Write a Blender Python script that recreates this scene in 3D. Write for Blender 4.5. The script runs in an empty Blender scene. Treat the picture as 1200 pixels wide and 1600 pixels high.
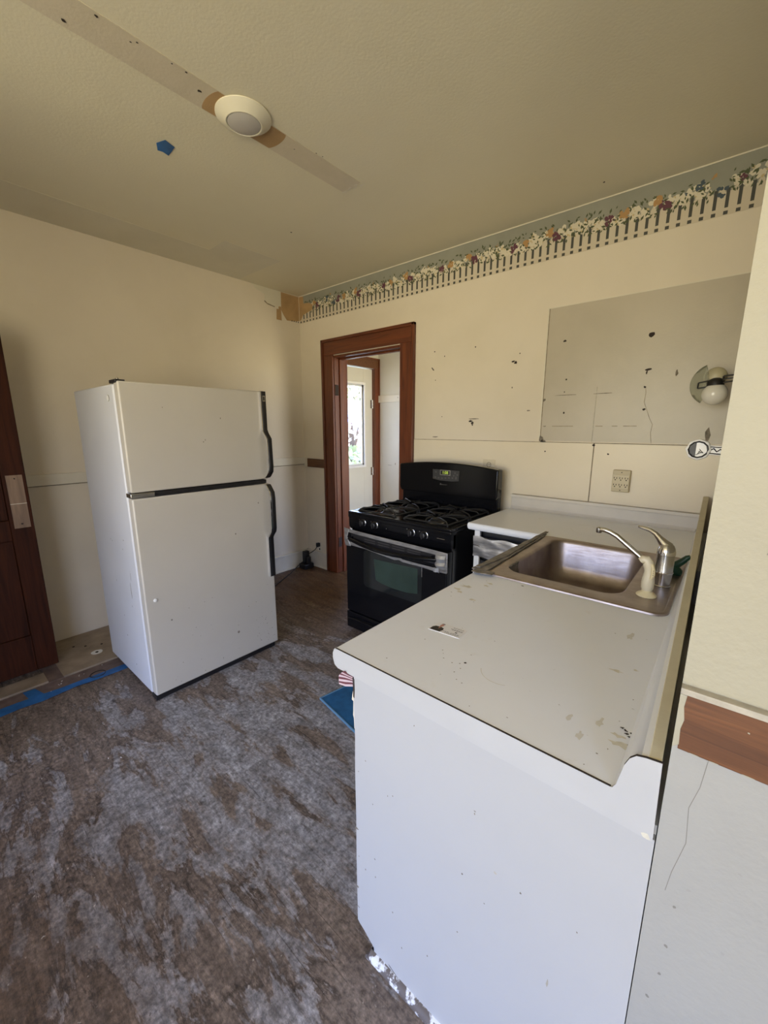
import bpy, bmesh, math, random
from mathutils import Vector, Matrix
R_ = math.radians
C = bpy.context.scene.collection
S = bpy.context.scene
random.seed(7)

# ---------------------------------------------------------------- camera, world, light, exposure
cd = bpy.data.cameras.new('camera'); cam = bpy.data.objects.new('camera', cd); C.objects.link(cam)
cam.location = (0, 0, 1.5)
cam.rotation_euler = (R_(90 - 11.753), 0, R_(40.438))
cd.sensor_fit = 'VERTICAL'; cd.sensor_height = 36; cd.lens = 36 * 636.28 / 1600
cd.clip_start = 0.02
S.camera = cam
S.view_settings.view_transform = 'Standard'; S.view_settings.look = 'None'
S.view_settings.gamma = 1; S.view_settings.use_curve_mapping = False
S.view_settings.exposure = 0.13
S.cycles.sample_clamp_indirect = 6
S.cycles.max_bounces = 10; S.cycles.diffuse_bounces = 7

w = bpy.data.worlds.new('sky'); S.world = w; w.use_nodes = True
nt = w.node_tree; nt.nodes.clear()
tc = nt.nodes.new('ShaderNodeTexCoord'); sx = nt.nodes.new('ShaderNodeSeparateXYZ')
nt.links.new(tc.outputs['Generated'], sx.inputs[0])
mr = nt.nodes.new('ShaderNodeMapRange'); mr.inputs[1].default_value = -1; mr.inputs[2].default_value = 1
nt.links.new(sx.outputs[2], mr.inputs[0])
rp = nt.nodes.new('ShaderNodeValToRGB'); nt.links.new(mr.outputs[0], rp.inputs[0])
e = rp.color_ramp.elements
e[0].position = 0.0; e[0].color = (0.86, 0.755, 0.50, 1)
e[1].position = 1.0; e[1].color = (0.46, 0.64, 1.30, 1)
for pos, col in ((0.49, (0.86, 0.765, 0.52, 1)), (0.53, (0.72, 0.72, 0.62, 1)), (0.59, (0.62, 0.79, 1.25, 1))):
    n = e.new(pos); n.color = col
bg = nt.nodes.new('ShaderNodeBackground'); bg.inputs[1].default_value = 9.0
nt.links.new(rp.outputs[0], bg.inputs[0])
wo = nt.nodes.new('ShaderNodeOutputWorld'); nt.links.new(bg.outputs[0], wo.inputs[0])

def portal(name, loc, rot, sx_, sy_):
    l = bpy.data.lights.new(name, 'AREA'); l.shape = 'RECTANGLE'; l.size = sx_; l.size_y = sy_
    l.cycles.is_portal = True
    o = bpy.data.objects.new(name, l); o.location = loc; o.rotation_euler = rot; C.objects.link(o)
RW = (-2.2, 0.7, 0.35, 2.42)      # opening of the window behind the camera (x0,x1,z0,z1)
SWN = (-2.75, -1.2, .7, 2.5)       # opening of the side window (y0,y1,z0,z1)
portal('window_portal_side', (1.56, (SWN[0]+SWN[1])/2, (SWN[2]+SWN[3])/2), (R_(90), 0, R_(90)), SWN[1]-SWN[0], SWN[3]-SWN[2])
portal('window_portal_rear', ((RW[0]+RW[1])/2, -3.08, (RW[2]+RW[3])/2), (R_(90), 0, 0), RW[1]-RW[0], RW[3]-RW[2])
portal('window_portal_hall', (-1.46, 3.48, 1.4), (R_(90), 0, R_(90)), 0.9, 1.8)
portal('window_portal_door', (-3.58, 3.5, 1.52), (R_(90), 0, R_(-90)), 0.52, 1.0)

# ---------------------------------------------------------------- materials
def nodes(name):
    m = bpy.data.materials.new(name); m.use_nodes = True
    nt = m.node_tree; b = nt.nodes['Principled BSDF']
    return m, nt, b
def N(nt, t, **k):
    n = nt.nodes.new(t)
    for a, v in k.items():
        if a.startswith('i_'): n.inputs[int(a[2:])].default_value = v
        else: setattr(n, a, v)
    return n
def coords(nt, scale=(1, 1, 1)):
    t = N(nt, 'ShaderNodeTexCoord'); mp = N(nt, 'ShaderNodeMapping')
    mp.inputs['Scale'].default_value = scale
    nt.links.new(t.outputs['Object'], mp.inputs[0]); return mp.outputs[0]
def noise(nt, vec, scale, detail=4, rough=.55, dist=0):
    n = N(nt, 'ShaderNodeTexNoise'); n.inputs['Scale'].default_value = scale
    n.inputs['Detail'].default_value = detail; n.inputs['Roughness'].default_value = rough
    n.inputs['Distortion'].default_value = dist
    nt.links.new(vec, n.inputs['Vector']); return n.outputs['Fac']
def ramp(nt, fac, stops):
    r = N(nt, 'ShaderNodeValToRGB'); el = r.color_ramp.elements
    while len(el) > 1: el.remove(el[0])
    el[0].position = stops[0][0]; el[0].color = (*stops[0][1], 1) if len(stops[0][1]) == 3 else stops[0][1]
    for p, c in stops[1:]:
        x = el.new(p); x.color = (*c, 1)
    nt.links.new(fac, r.inputs[0]); return r.outputs[0]
def mix(nt, fac, a, b, mode='MIX'):
    m = N(nt, 'ShaderNodeMix', data_type='RGBA', blend_type=mode)
    for i, v in ((0, fac), (6, a), (7, b)):
        if hasattr(v, 'links') or hasattr(v, 'is_linked'): nt.links.new(v, m.inputs[i])
        elif isinstance(v, (int, float)): m.inputs[i].default_value = v
        else: m.inputs[i].default_value = (*v, 1)
    return m.outputs[2]
def bump(nt, b, h, strength=.1, dist=.01):
    n = N(nt, 'ShaderNodeBump'); n.inputs['Strength'].default_value = strength
    n.inputs['Distance'].default_value = dist
    nt.links.new(h, n.inputs['Height']); nt.links.new(n.outputs[0], b.inputs['Normal'])
def plain(name, col, rough=.5, metal=0, coat=0, var=.0, scale=8, bmp=0, bscale=200, emit=None, stretch=(1, 1, 1), trans=0, alpha=1):
    m, nt, b = nodes(name)
    b.inputs['Base Color'].default_value = (*col, 1)
    b.inputs['Roughness'].default_value = rough; b.inputs['Metallic'].default_value = metal
    b.inputs['Coat Weight'].default_value = coat
    b.inputs['Transmission Weight'].default_value = trans
    b.inputs['Alpha'].default_value = alpha
    v = coords(nt, stretch)
    if var:
        f = noise(nt, v, scale, 5)
        lo = tuple(max(0, c * (1 - var)) for c in col); hi = tuple(min(1, c * (1 + var)) for c in col)
        nt.links.new(ramp(nt, f, [(.3, lo), (.7, hi)]), b.inputs['Base Color'])
    if bmp: bump(nt, b, noise(nt, v, bscale, 3), bmp, .002)
    if emit:
        b.inputs['Emission Color'].default_value = (*emit[0], 1); b.inputs['Emission Strength'].default_value = emit[1]
    return m
def paint(name, col, dirt, rough=.5, amount=.5, scale=1.3, speck=True, bmp=.25):
    """old wall paint: broad soft mottling, faint small specks, roller texture"""
    m, nt, b = nodes(name); v = coords(nt)
    f = ramp(nt, noise(nt, v, scale, 6, .6, .3), [(.38, (0, 0, 0)), (.75, (amount, amount, amount))])
    c = mix(nt, f, col, dirt)
    if speck:
        s = ramp(nt, noise(nt, v, 42, 2, .5), [(.76, (0, 0, 0)), (.80, (.55, .55, .55))])
        g = ramp(nt, noise(nt, v, 2.2, 3), [(.5, (0, 0, 0)), (.65, (1, 1, 1))])
        sg = mix(nt, 1.0, s, g, 'MULTIPLY')
        c = mix(nt, sg, c, tuple(x * .35 for x in dirt))
    nt.links.new(c, b.inputs['Base Color'])
    b.inputs['Roughness'].default_value = rough
    bump(nt, b, noise(nt, v, 90, 4), bmp, .002)
    return m
def wood(name, dark, light, rough=.4, axis='Z', scale=1.0, coat=.2):
    m, nt, b = nodes(name)
    s = {'X': (.8, 14, 14), 'Y': (14, .8, 14), 'Z': (14, 14, .8)}[axis]
    v = coords(nt, tuple(x * scale for x in s))
    f = noise(nt, v, 2.2, 6, .6, 1.2)
    nt.links.new(ramp(nt, f, [(.3, dark), (.7, light)]), b.inputs['Base Color'])
    b.inputs['Roughness'].default_value = rough; b.inputs['Coat Weight'].default_value = coat
    b.inputs['Coat Roughness'].default_value = .35
    bump(nt, b, f, .15, .002)
    return m

M = {}
M['wall'] = paint('wall_paint', (.73, .655, .53), (.63, .56, .43), .5, .6)
M['walllow'] = paint('wall_panel_paint', (.76, .675, .52), (.66, .57, .41), .35, .5)
M['ghost'] = paint('unpainted_wall_area', (.50, .445, .35), (.42, .375, .285), .33, .7, 3.0)
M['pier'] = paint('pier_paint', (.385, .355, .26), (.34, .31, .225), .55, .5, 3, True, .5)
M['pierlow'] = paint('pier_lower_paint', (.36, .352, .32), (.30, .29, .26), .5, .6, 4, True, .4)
M['ceil'] = paint('ceiling_paint', (.74, .69, .53), (.66, .61, .44), .55, .6, .9, False, .3)
M['ceilstrip'] = paint('bare_ceiling_strip', (.64, .57, .44), (.56, .50, .37), .5, .8, 7)
M['ceilband'] = paint('patched_ceiling_band', (.69, .65, .52), (.61, .57, .45), .5, .7, 3, False)
M['tan'] = plain('bare_brown_plaster', (.42, .27, .125), .75, var=.18, scale=6, bmp=.2)
M['hall'] = paint('hall_paint', (.66, .64, .56), (.55, .52, .43), .5, .5)
M['trimpaint'] = paint('painted_trim', (.72, .67, .55), (.60, .54, .42), .4, .6, 5)
M['hole'] = plain('dark_hole', (.035, .025, .02), .9)
M['scuff'] = plain('grey_scuff', (.20, .17, .13), .8, var=.4, scale=60)
M['soft'] = plain('faint_stain', (.42, .38, .30), .6, var=.2, scale=40)
M['line'] = plain('grimy_seam', (.25, .20, .13), .8, var=.4, scale=30)
M['casing'] = wood('red_brown_wood', (.070, .013, .003), (.165, .040, .009), .45)
M['casingx'] = wood('red_brown_wood_horizontal', (.070, .013, .003), (.165, .040, .009), .45, 'X')
M['railx'] = wood('worn_brown_rail', (.065, .022, .006), (.165, .062, .018), .5, 'X', 2.2)
M['darkdoor'] = wood('dark_brown_wood', (.020, .006, .003), (.060, .016, .006), .6, 'Z', coat=0)
M['darkdoor'].node_tree.nodes['Principled BSDF'].inputs['Specular IOR Level'].default_value = .15
M['barewood'] = wood('bare_pale_wood', (.16, .10, .065), (.30, .20, .13), .6, 'Z')
M['white'] = plain('white_enamel', (.54, .50, .43), .32, var=.03, scale=3)
M['whiteside'] = plain('white_enamel_textured', (.64, .64, .66), .40, var=.03, scale=3, bmp=.1, bscale=300)
M['black'] = plain('black_enamel', (.005, .005, .006), .16)
M['black'].node_tree.nodes['Principled BSDF'].inputs['Specular IOR Level'].default_value = .28
M['blackmat'] = plain('black_plastic', (.012, .011, .012), .42)
M['iron'] = plain('cast_iron', (.012, .012, .012), .5, bmp=.2)
M['chrome'] = plain('chrome', (.75, .75, .77), .12, 1)
M['chromedull'] = plain('dull_chrome', (.55, .54, .53), .25, 1)
M['duct'] = plain('silver_duct_tape', (.42, .41, .40), .34, .75, var=.3, scale=14, bmp=.9, bscale=14, stretch=(1, 1, 4))
M['ductgrey'] = plain('grey_duct_tape', (.20, .18, .155), .5, .35, var=.4, scale=25, bmp=.5, bscale=45)
M['cream'] = plain('cream_plastic', (.70, .60, .36), .35, var=.06, scale=30)
M['beige'] = plain('beige_plastic', (.50, .42, .26), .4)
M['whiteplastic'] = plain('white_plastic', (.80, .79, .76), .35)
M['panel'] = paint('white_panel_paint', (.455, .455, .45), (.41, .41, .405), .42, .4, 3, False, .15)
M['edgeband'] = plain('white_edge_band', (.475, .475, .468), .38, var=.03)
M['glass'] = plain('window_glass', (1, 1, 1), .02, trans=1)
M['mat'] = plain('blue_mat_fabric', (.012, .10, .24), .9, var=.3, scale=12, bmp=.8, bscale=400)
M['bluetape'] = plain('blue_painters_tape', (.02, .12, .34), .6, var=.35, scale=12)
M['card'] = plain('card_stock', (.80, .79, .78), .4)
M['cardblack'] = plain('black_print', (.01, .01, .01), .5)
M['cardtext'] = plain('grey_print', (.22, .21, .22), .5)
M['skin'] = plain('skin_print', (.50, .24, .17), .5)
M['green'] = plain('dark_green_plastic', (.006, .045, .022), .4)

# worn laminate counter top
m, nt, b = nodes('grey_white_laminate'); v = coords(nt)
c = ramp(nt, noise(nt, v, 2.2, 6, .6), [(.35, (.81, .825, .84)), (.7, (.85, .865, .885))])
st = ramp(nt, noise(nt, v, 9, 6, .65), [(.62, (0, 0, 0)), (.80, (.35, .35, .35))])
c = mix(nt, st, c, (.60, .56, .44))
sp = ramp(nt, noise(nt, v, 75, 2, .5), [(.74, (0, 0, 0)), (.79, (.6, .6, .6))])
c = mix(nt, sp, c, (.26, .23, .18))
nt.links.new(c, b.inputs['Base Color']); b.inputs['Roughness'].default_value = .36
bump(nt, b, noise(nt, v, 300, 2), .05, .001); M['counter'] = m
# brushed stainless sink
m, nt, b = nodes('brushed_stainless'); v = coords(nt, (3, 60, 60))
nt.links.new(ramp(nt, noise(nt, coords(nt), 9, 6, .6), [(.3, (.29, .24, .22)), (.7, (.46, .40, .37))]), b.inputs['Base Color'])
b.inputs['Metallic'].default_value = 1
nt.links.new(ramp(nt, noise(nt, v, 6, 3), [(.3, (.34, .34, .34)), (.7, (.46, .46, .46))]), b.inputs['Roughness']); M['steel'] = m
# fabric of the sconce shade, bulbs
M['opal'] = plain('opal_glass_bulb', (.78, .75, .68), .12, coat=.5)
M['petal'] = plain('pale_green_glass', (.66, .67, .56), .12, trans=.7)
M['dome'] = plain('yellowed_frosted_glass', (.72, .66, .46), .35, trans=.35)
# oven window
M['ovenglass'] = plain('oven_window_glass', (.010, .012, .012), .14, coat=.4)
M['ovengreen'] = plain('oven_window_mesh_green', (.026, .046, .035), .3, var=.2, scale=8)

# floor: old boards under torn backing paper and grey adhesive
m, nt, b = nodes('old_floor'); v1 = coords(nt); vs = coords(nt, (1.0, 4.5, 1)); vg = coords(nt, (1.0, 3.2, 1))
fine = noise(nt, v1, 55, 6, .7)
brown = ramp(nt, noise(nt, vs, 4.5, 10, .74, .15), [(.26, (.07, .050, .038)), (.48, (.155, .120, .098)), (.72, (.27, .215, .175))])
grey = ramp(nt, noise(nt, v1, 13, 10, .75, .2), [(.30, (.11, .103, .10)), (.47, (.225, .220, .228)), (.70, (.42, .415, .435))])
d = N(nt, 'ShaderNodeVectorMath', operation='DISTANCE'); nt.links.new(v1, d.inputs[0]); d.inputs[1].default_value = (-1.5, .95, 0)
near = N(nt, 'ShaderNodeMapRange', clamp=True); nt.links.new(d.outputs['Value'], near.inputs[0])
near.inputs[1].default_value = .3; near.inputs[2].default_value = 1.3; near.inputs[3].default_value = .10; near.inputs[4].default_value = -.055
ad = N(nt, 'ShaderNodeMath', operation='ADD'); nt.links.new(noise(nt, vg, 2.6, 12, .68, .35), ad.inputs[0]); nt.links.new(near.outputs[0], ad.inputs[1])
mask = ramp(nt, ad.outputs[0], [(.515, (0, 0, 0)), (.54, (.62, .62, .62)), (.64, (.95, .95, .95))])
c = mix(nt, mask, brown, grey)
edge = ramp(nt, ad.outputs[0], [(.485, (1, 1, 1)), (.503, (.50, .47, .45)), (.528, (1, 1, 1))])  # dark rim painted as the shadow of the torn layer
em = ramp(nt, noise(nt, v1, 4, 3), [(.42, (0, 0, 0)), (.55, (1, 1, 1))])
c = mix(nt, 1.0, c, mix(nt, em, (1, 1, 1), edge), 'MULTIPLY')
dk = ramp(nt, noise(nt, vs, 7.0, 8, .72, .4), [(.30, (.42, .37, .34)), (.41, (1, 1, 1))])
c = mix(nt, 1.0, c, dk, 'MULTIPLY')
c = mix(nt, .85, c, ramp(nt, fine, [(.32, (.15, .15, .15)), (.5, (.5, .5, .5)), (.68, (.88, .88, .88))]), 'OVERLAY')
c = mix(nt, .6, c, ramp(nt, noise(nt, vs, 28, 6, .75), [(.33, (.25, .25, .25)), (.5, (.5, .5, .5)), (.66, (.75, .75, .75))]), 'OVERLAY')
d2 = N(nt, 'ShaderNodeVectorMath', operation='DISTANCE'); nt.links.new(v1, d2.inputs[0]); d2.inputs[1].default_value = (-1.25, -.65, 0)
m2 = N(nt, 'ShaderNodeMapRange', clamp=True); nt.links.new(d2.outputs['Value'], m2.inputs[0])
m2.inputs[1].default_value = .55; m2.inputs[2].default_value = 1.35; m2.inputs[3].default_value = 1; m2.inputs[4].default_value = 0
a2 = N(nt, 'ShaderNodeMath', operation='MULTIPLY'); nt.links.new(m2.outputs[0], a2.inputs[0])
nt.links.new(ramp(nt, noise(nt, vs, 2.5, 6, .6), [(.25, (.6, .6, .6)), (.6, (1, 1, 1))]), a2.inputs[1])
c = mix(nt, a2.outputs[0], c, mix(nt, 1.0, c, (.28, .18, .10), 'MULTIPLY'))  # near-left floor: browner boards, with vignette shade painted into the colour
# browner boards toward the far corner
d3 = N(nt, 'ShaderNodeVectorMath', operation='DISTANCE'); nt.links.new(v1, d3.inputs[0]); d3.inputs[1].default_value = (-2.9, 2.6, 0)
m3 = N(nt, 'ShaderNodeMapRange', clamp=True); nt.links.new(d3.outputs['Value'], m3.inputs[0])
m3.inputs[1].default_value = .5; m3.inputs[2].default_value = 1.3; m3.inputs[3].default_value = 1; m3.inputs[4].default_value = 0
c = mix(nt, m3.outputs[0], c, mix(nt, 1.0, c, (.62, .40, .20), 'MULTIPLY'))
# board joints run along x
br = N(nt, 'ShaderNodeTexBrick'); nt.links.new(coords(nt), br.inputs['Vector'])
br.inputs['Scale'].default_value = 1; br.inputs['Brick Width'].default_value = 1.7; br.inputs['Row Height'].default_value = .057
br.inputs['Mortar Size'].default_value = .0011; br.inputs['Mortar Smooth'].default_value = .3
br.inputs['Color1'].default_value = (1, 1, 1, 1); br.inputs['Color2'].default_value = (.88, .87, .86, 1); br.inputs['Mortar'].default_value = (.35, .32, .29, 1)
jm = ramp(nt, noise(nt, v1, 3.0, 5), [(.46, (0, 0, 0)), (.62, (.9, .9, .9))])
c = mix(nt, 1.0, c, mix(nt, jm, (1, 1, 1), br.outputs['Color']), 'MULTIPLY')
sp = ramp(nt, noise(nt, v1, 48, 3, .6), [(.68, (0, 0, 0)), (.74, (.6, .6, .6))])
c = mix(nt, sp, c, (.46, .41, .35))
bs = ramp(nt, noise(nt, v1, 17, 4, .6), [(.70, (0, 0, 0)), (.75, (.8, .8, .8))])
c = mix(nt, bs, c, (.03, .022, .018))
nt.links.new(c, b.inputs['Base Color'])
nt.links.new(ramp(nt, ad.outputs[0], [(.4, (.48, .48, .48)), (.65, (.72, .72, .72))]), b.inputs['Roughness'])
bump(nt, b, noise(nt, v1, 26, 8, .7, .2), .4, .006); M['floor'] = m

M['ply'] = plain('pale_subfloor_board', (.30, .235, .17), .6, var=.25, scale=9, bmp=.3)
M['threshold'] = plain('grey_brown_floor_strip', (.15, .105, .09), .6, var=.35, scale=14)
# wallpaper colours
M['wp_bg'] = plain('paper_blue_grey', (.27, .27, .222), .6, var=.08, scale=5)
M['wp_white'] = plain('paper_picket_white', (.60, .53, .41), .6)
M['wp_dark'] = plain('paper_gap_dark', (.055, .055, .047), .6)
M['wp_f'] = [plain('paper_petal_white', (.66, .60, .47), .6), plain('paper_petal_ochre', (.42, .24, .09), .6),
             plain('paper_petal_purple', (.115, .035, .055), .6), plain('paper_petal_blue', (.055, .08, .105), .6),
             plain('paper_leaf_green', (.07, .085, .035), .6), plain('paper_petal_cream', (.55, .44, .24), .6)]

# ---------------------------------------------------------------- mesh helpers
class B:
    def __init__(s, *mats):
        s.bm = bmesh.new(); s.mats = list(mats); s.mi = 0
    def use(s, m):
        if m not in s.mats: s.mats.append(m)
        s.mi = s.mats.index(m); return s
    def face(s, pts):
        vs = [s.bm.verts.new(p) for p in pts]
        f = s.bm.faces.new(vs); f.material_index = s.mi; return f
    def box(s, x0, x1, y0, y1, z0, z1):
        a = [s.bm.verts.new((x, y, z)) for x in (x0, x1) for y in (y0, y1) for z in (z0, z1)]
        for q in ((0, 1, 3, 2), (4, 6, 7, 5), (0, 4, 5, 1), (2, 3, 7, 6), (0, 2, 6, 4), (1, 5, 7, 3)):
            f = s.bm.faces.new([a[i] for i in q]); f.material_index = s.mi
        return s
    def prism(s, pts, d):
        """pts: closed 3-D polygon, d: extrusion vector"""
        d = Vector(d); lo = [s.bm.verts.new(p) for p in pts]; hi = [s.bm.verts.new(Vector(p) + d) for p in pts]
        n = len(pts)
        for f in ([lo, list(reversed(hi))] if True else []):
            ff = s.bm.faces.new(f); ff.material_index = s.mi
        for i in range(n):
            ff = s.bm.faces.new((lo[i], hi[i], hi[(i+1) % n], lo[(i+1) % n])); ff.material_index = s.mi
        return s
    def loft(s, loops, cap0=True, cap1=True, closed=True):
        L = [[s.bm.verts.new(p) for p in l] for l in loops]; n = len(L[0])
        for a, b_ in zip(L, L[1:]):
            for i in range(n if closed else n-1):
                f = s.bm.faces.new((a[i], a[(i+1) % n], b_[(i+1) % n], b_[i])); f.material_index = s.mi
        if cap0: f = s.bm.faces.new(list(reversed(L[0]))); f.material_index = s.mi
        if cap1: f = s.bm.faces.new(L[-1]); f.material_index = s.mi
        return s
    def lathe(s, c, prof, n=24, axis='Z', cap0=True, cap1=True, a0=0, a1=2*math.pi):
        c = Vector(c); loops = []
        full = abs(a1-a0-2*math.pi) < 1e-6
        for r, h in prof:
            l = []
            for i in range(n if full else n+1):
                a = a0 + (a1-a0)*i/n; x, y = max(r, 1e-4)*math.cos(a), max(r, 1e-4)*math.sin(a)
                l.append(c + Vector({'Z': (x, y, h), 'X': (h, x, y), 'Y': (x, h, y)}[axis]))
            loops.append(l)
        return s.loft(loops, cap0 and full, cap1 and full, full)
    def tube(s, pts, r, n=10):
        pts = [Vector(p) for p in pts]; rs = r if isinstance(r, (list, tuple)) else [r]*len(pts); loops = []
        up = Vector((.12, .17, 1)).normalized()
        for i, p in enumerate(pts):
            t = (pts[min(i+1, len(pts)-1)] - pts[max(i-1, 0)]).normalized()
            if abs(t.dot(up)) > .95: u0 = Vector((1, 0, 0))
            else: u0 = up
            a = t.cross(u0).normalized(); b_ = t.cross(a)
            loops.append([p + rs[i]*(math.cos(k*2*math.pi/n)*a + math.sin(k*2*math.pi/n)*b_) for k in range(n)])
        return s.loft(loops)
    def strip(s, pts, wd, th):
        """flat band following pts in plan, lying on z"""
        pts = [Vector(p) for p in pts]
        for a, b_ in zip(pts, pts[1:]):
            t = (b_-a).normalized(); n_ = Vector((-t.y, t.x, 0))*wd/2
            s.prism([a-n_, a+n_, b_+n_, b_-n_], (0, 0, th))
        return s
    def blot(s, c, u, v, ru, rv, n=9, rough=.35):
        """irregular flat mark around c in the plane u,v"""
        c = Vector(c); u = Vector(u); v = Vector(v); P = []
        for i in range(n):
            a = 2*math.pi*i/n; k = 1 + random.uniform(-rough, rough)
            P.append(c + u*ru*k*math.cos(a) + v*rv*k*math.sin(a))
        s.face(P); return s
def obj(name, B_, parent=None, bevel=0, smooth=True, angle=35, seg=2, label=None, kind=None):
    bm = B_.bm
    bmesh.ops.recalc_face_normals(bm, faces=bm.faces)
    me = bpy.data.meshes.new(name); bm.to_mesh(me); bm.free()
    for m_ in B_.mats: me.materials.append(m_)
    if smooth:
        me.shade_smooth(); me.set_sharp_from_angle(angle=R_(angle))
    o = bpy.data.objects.new(name, me); C.objects.link(o)
    if bevel:
        bv = o.modifiers.new('bevel', 'BEVEL'); bv.width = bevel; bv.segments = seg; bv.limit_method = 'ANGLE'; bv.angle_limit = R_(40)
        bv.harden_normals = False
    if parent:
        root = parent
        while root.parent: root = root.parent
        me.transform(Matrix.Translation(-root.location) if root.type == 'EMPTY' else Matrix.Identity(4))
        o.parent = parent
    if label: o['label'] = label
    if kind: o['kind'] = kind
    return o
def thing(name, loc, label, cat, group=None):
    o = bpy.data.objects.new(name, None); C.objects.link(o); o.location = loc
    o.empty_display_size = .05
    o['label'] = label; o['category'] = cat
    if group: o['group'] = group
    return o
def tag(o, label, cat, group=None):
    o['label'] = label; o['category'] = cat
    if group: o['group'] = group
    return o
def struct(name, B_, **k):
    return obj(name, B_, kind='structure', **k)
X, Y, Z = (1, 0, 0), (0, 1, 0), (0, 0, 1)

# ---------------------------------------------------------------- dimensions
WX, WY, CZ = -3.49, 2.79, 2.765
HY = 3.986                 # far end of the little back hall

# ---------------------------------------------------------------- shell
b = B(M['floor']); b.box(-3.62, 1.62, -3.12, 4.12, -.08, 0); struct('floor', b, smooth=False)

b = B(M['ceil']); b.box(-3.62, 1.62, -3.12, 4.12, CZ, CZ+.08)
zc = CZ - .0008
b.use(M['ceilband'])
b.box(WX, -3.10, -.25, 1.68, zc, CZ); b.box(WX, -2.88, 1.68, 2.14, zc+.0003, CZ)
b.use(M['ceilstrip']); b.box(-1.825, -1.69, -.6, 1.79, zc-.0006, CZ)
b.use(M['tan'])
arc = [(-1.757 + .172*math.cos(a), 1.16 + .172*math.sin(a)) for a in [R_(t) for t in range(0, 360, 6)]]
pp = []
for x_, y_ in arc:
    pp.append((min(max(x_, -1.822), -1.692), y_, zc-.0012))
b.prism(pp, (0, 0, .0004))
b.use(M['trimpaint'])
for k in range(7):                                  # torn paper at the end of the strip
    b.blot((-1.82+.02*k+random.uniform(-.006, .006), 1.80+random.uniform(-.012, .012), zc-.0018), X, Y, .013, .007)
b.use(M['hole'])
for x_, y_, r_ in [(-1.80, .545, .007), (-1.703, .607, .005), (-1.705, .724, .003), (-1.70, .835, .003), (-1.697, .885, .004), (-1.744, .956, .006),
                   (-1.738, 1.398, .003), (-1.683, 1.483, .004), (-1.678, 1.518, .003), (-2.421, 1.895, .006), (-.708, 2.616, .006), (-1.719, .71, .003)]:
    b.blot((x_, y_, zc-.002), X, Y, r_, r_*1.2, 7)
struct('ceiling', b, smooth=False)

# far kitchen wall with the doorway
b = B(M['wall']); T = .16
b.box(-3.62, -3.02, WY, WY+T, 0, CZ); b.box(-2.17, .12, WY, WY+T, 0, CZ); b.box(-3.02, -2.17, WY, WY+T, 2.165, CZ)
b.use(M['walllow'])                                 # panel below the seam, two sheets
b.box(-2.049, -.668, WY-.006, WY, .0, 1.402); b.box(-.662, 0, WY-.006, WY, .0, 1.400)
b.use(M['ghost']); b.box(-1.0, 0, WY-.0015, WY, 1.412, 2.23)
b.use(M['line'])
b.box(-2.05, -.013, WY-.003, WY, 1.4020, 1.4055); b.box(-.668, -.662, WY-.002, WY, .9, 1.402); b.box(-1.004, -.999, WY-.002, WY, 1.41, 2.23)
b.use(M['trimpaint']); b.box(-1.0, 0, WY-.002, WY, 2.23, 2.236); b.box(-1.012, -1.004, WY-.002, WY, 1.41, 2.236)
b.use(M['soft']); b.box(-.684, -.680, WY-.002, WY, 1.41, 1.74)
b.use(M['line'])
for x0, x1 in [(-.99, -.975), (-.93, -.80), (-.67, -.63), (-.58, -.55), (-.52, -.45)]:
    b.box(x0, x1, WY-.0022, WY, 1.505, 1.5085)
ck = [(-.430, 1.724), (-.425, 1.69), (-.428, 1.64), (-.408, 1.59), (-.392, 1.55), (-.374, 1.515), (-.378, 1.47), (-.369, 1.41)]
for (xa, za), (xb, zb) in zip(ck, ck[1:]):
    b.prism([(xa-.0012, WY-.002, za), (xa+.0012, WY-.002, za), (xb+.0012, WY-.002, zb), (xb-.0012, WY-.002, zb)], (0, .001, 0))
b.use(M['hole'])
for x_, z_, ru, rv in [(-1.861, 2.071, .005, .005), (-1.77, 2.028, .004, .004), (-1.849, 1.86, .004, .004), (-1.513, 2.063, .005, .005), (-1.179, 1.984, .004, .004),
                       (-.866, 1.794, .005, .005), (-.427, 1.817, .014, .007), (-.433, 1.803, .004, .01), (-.433, 1.724, .006, .006), (-.426, 1.60, .008, .007), (-.863, 1.591, .006, .006),
                       (-.871, 1.719, .004, .004), (-.582, 1.34, .006, .005), (-.961, 1.343, .005, .005), (-.433, 2.001, .014, .013), (-.893, 2.026, .009, .006), (-1.225, 1.937, .012, .007), (-1.206, 1.928, .009, .009),
                       (-1.527, 1.545, .016, .006), (-1.513, 1.532, .012, .009), (-1.512, 1.52, .006, .008), (-.668, 1.392, .008, .01)]:
    b.blot((x_, WY-.0066 if z_ < 1.4 else WY-.0024, z_), X, Z, ru, rv, 8)
b.prism([(-1.889, WY-.001, 1.955), (-1.882, WY-.001, 1.957), (-1.862, WY-.001, 1.935), (-1.870, WY-.001, 1.932)], (0, -.0012, 0))
b.use(M['scuff'])
for x_, z_, ru, rv in [(-.994, 1.674, .008, .012), (-.994, 1.422, .013, .026), (-.980, 1.408, .014, .012), (-1.093, 1.611, .014, .005), (-1.779, 1.582, .005, .005), (-1.219, 1.767, .004, .006), (-.293, 1.785, .006, .018), (-.975, 1.507, .006, .003), (-1.50, 1.562, .05, .003), (-1.84, 1.425, .03, .004), (-.12, 1.46, .014, .05), (-.86, 1.70, .06, .002), (-.64, 1.70, .05, .002)]:
    b.blot((x_, WY-.003, z_), X, Z, ru, rv, 9)
struct('wall_back', b, smooth=False)

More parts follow.
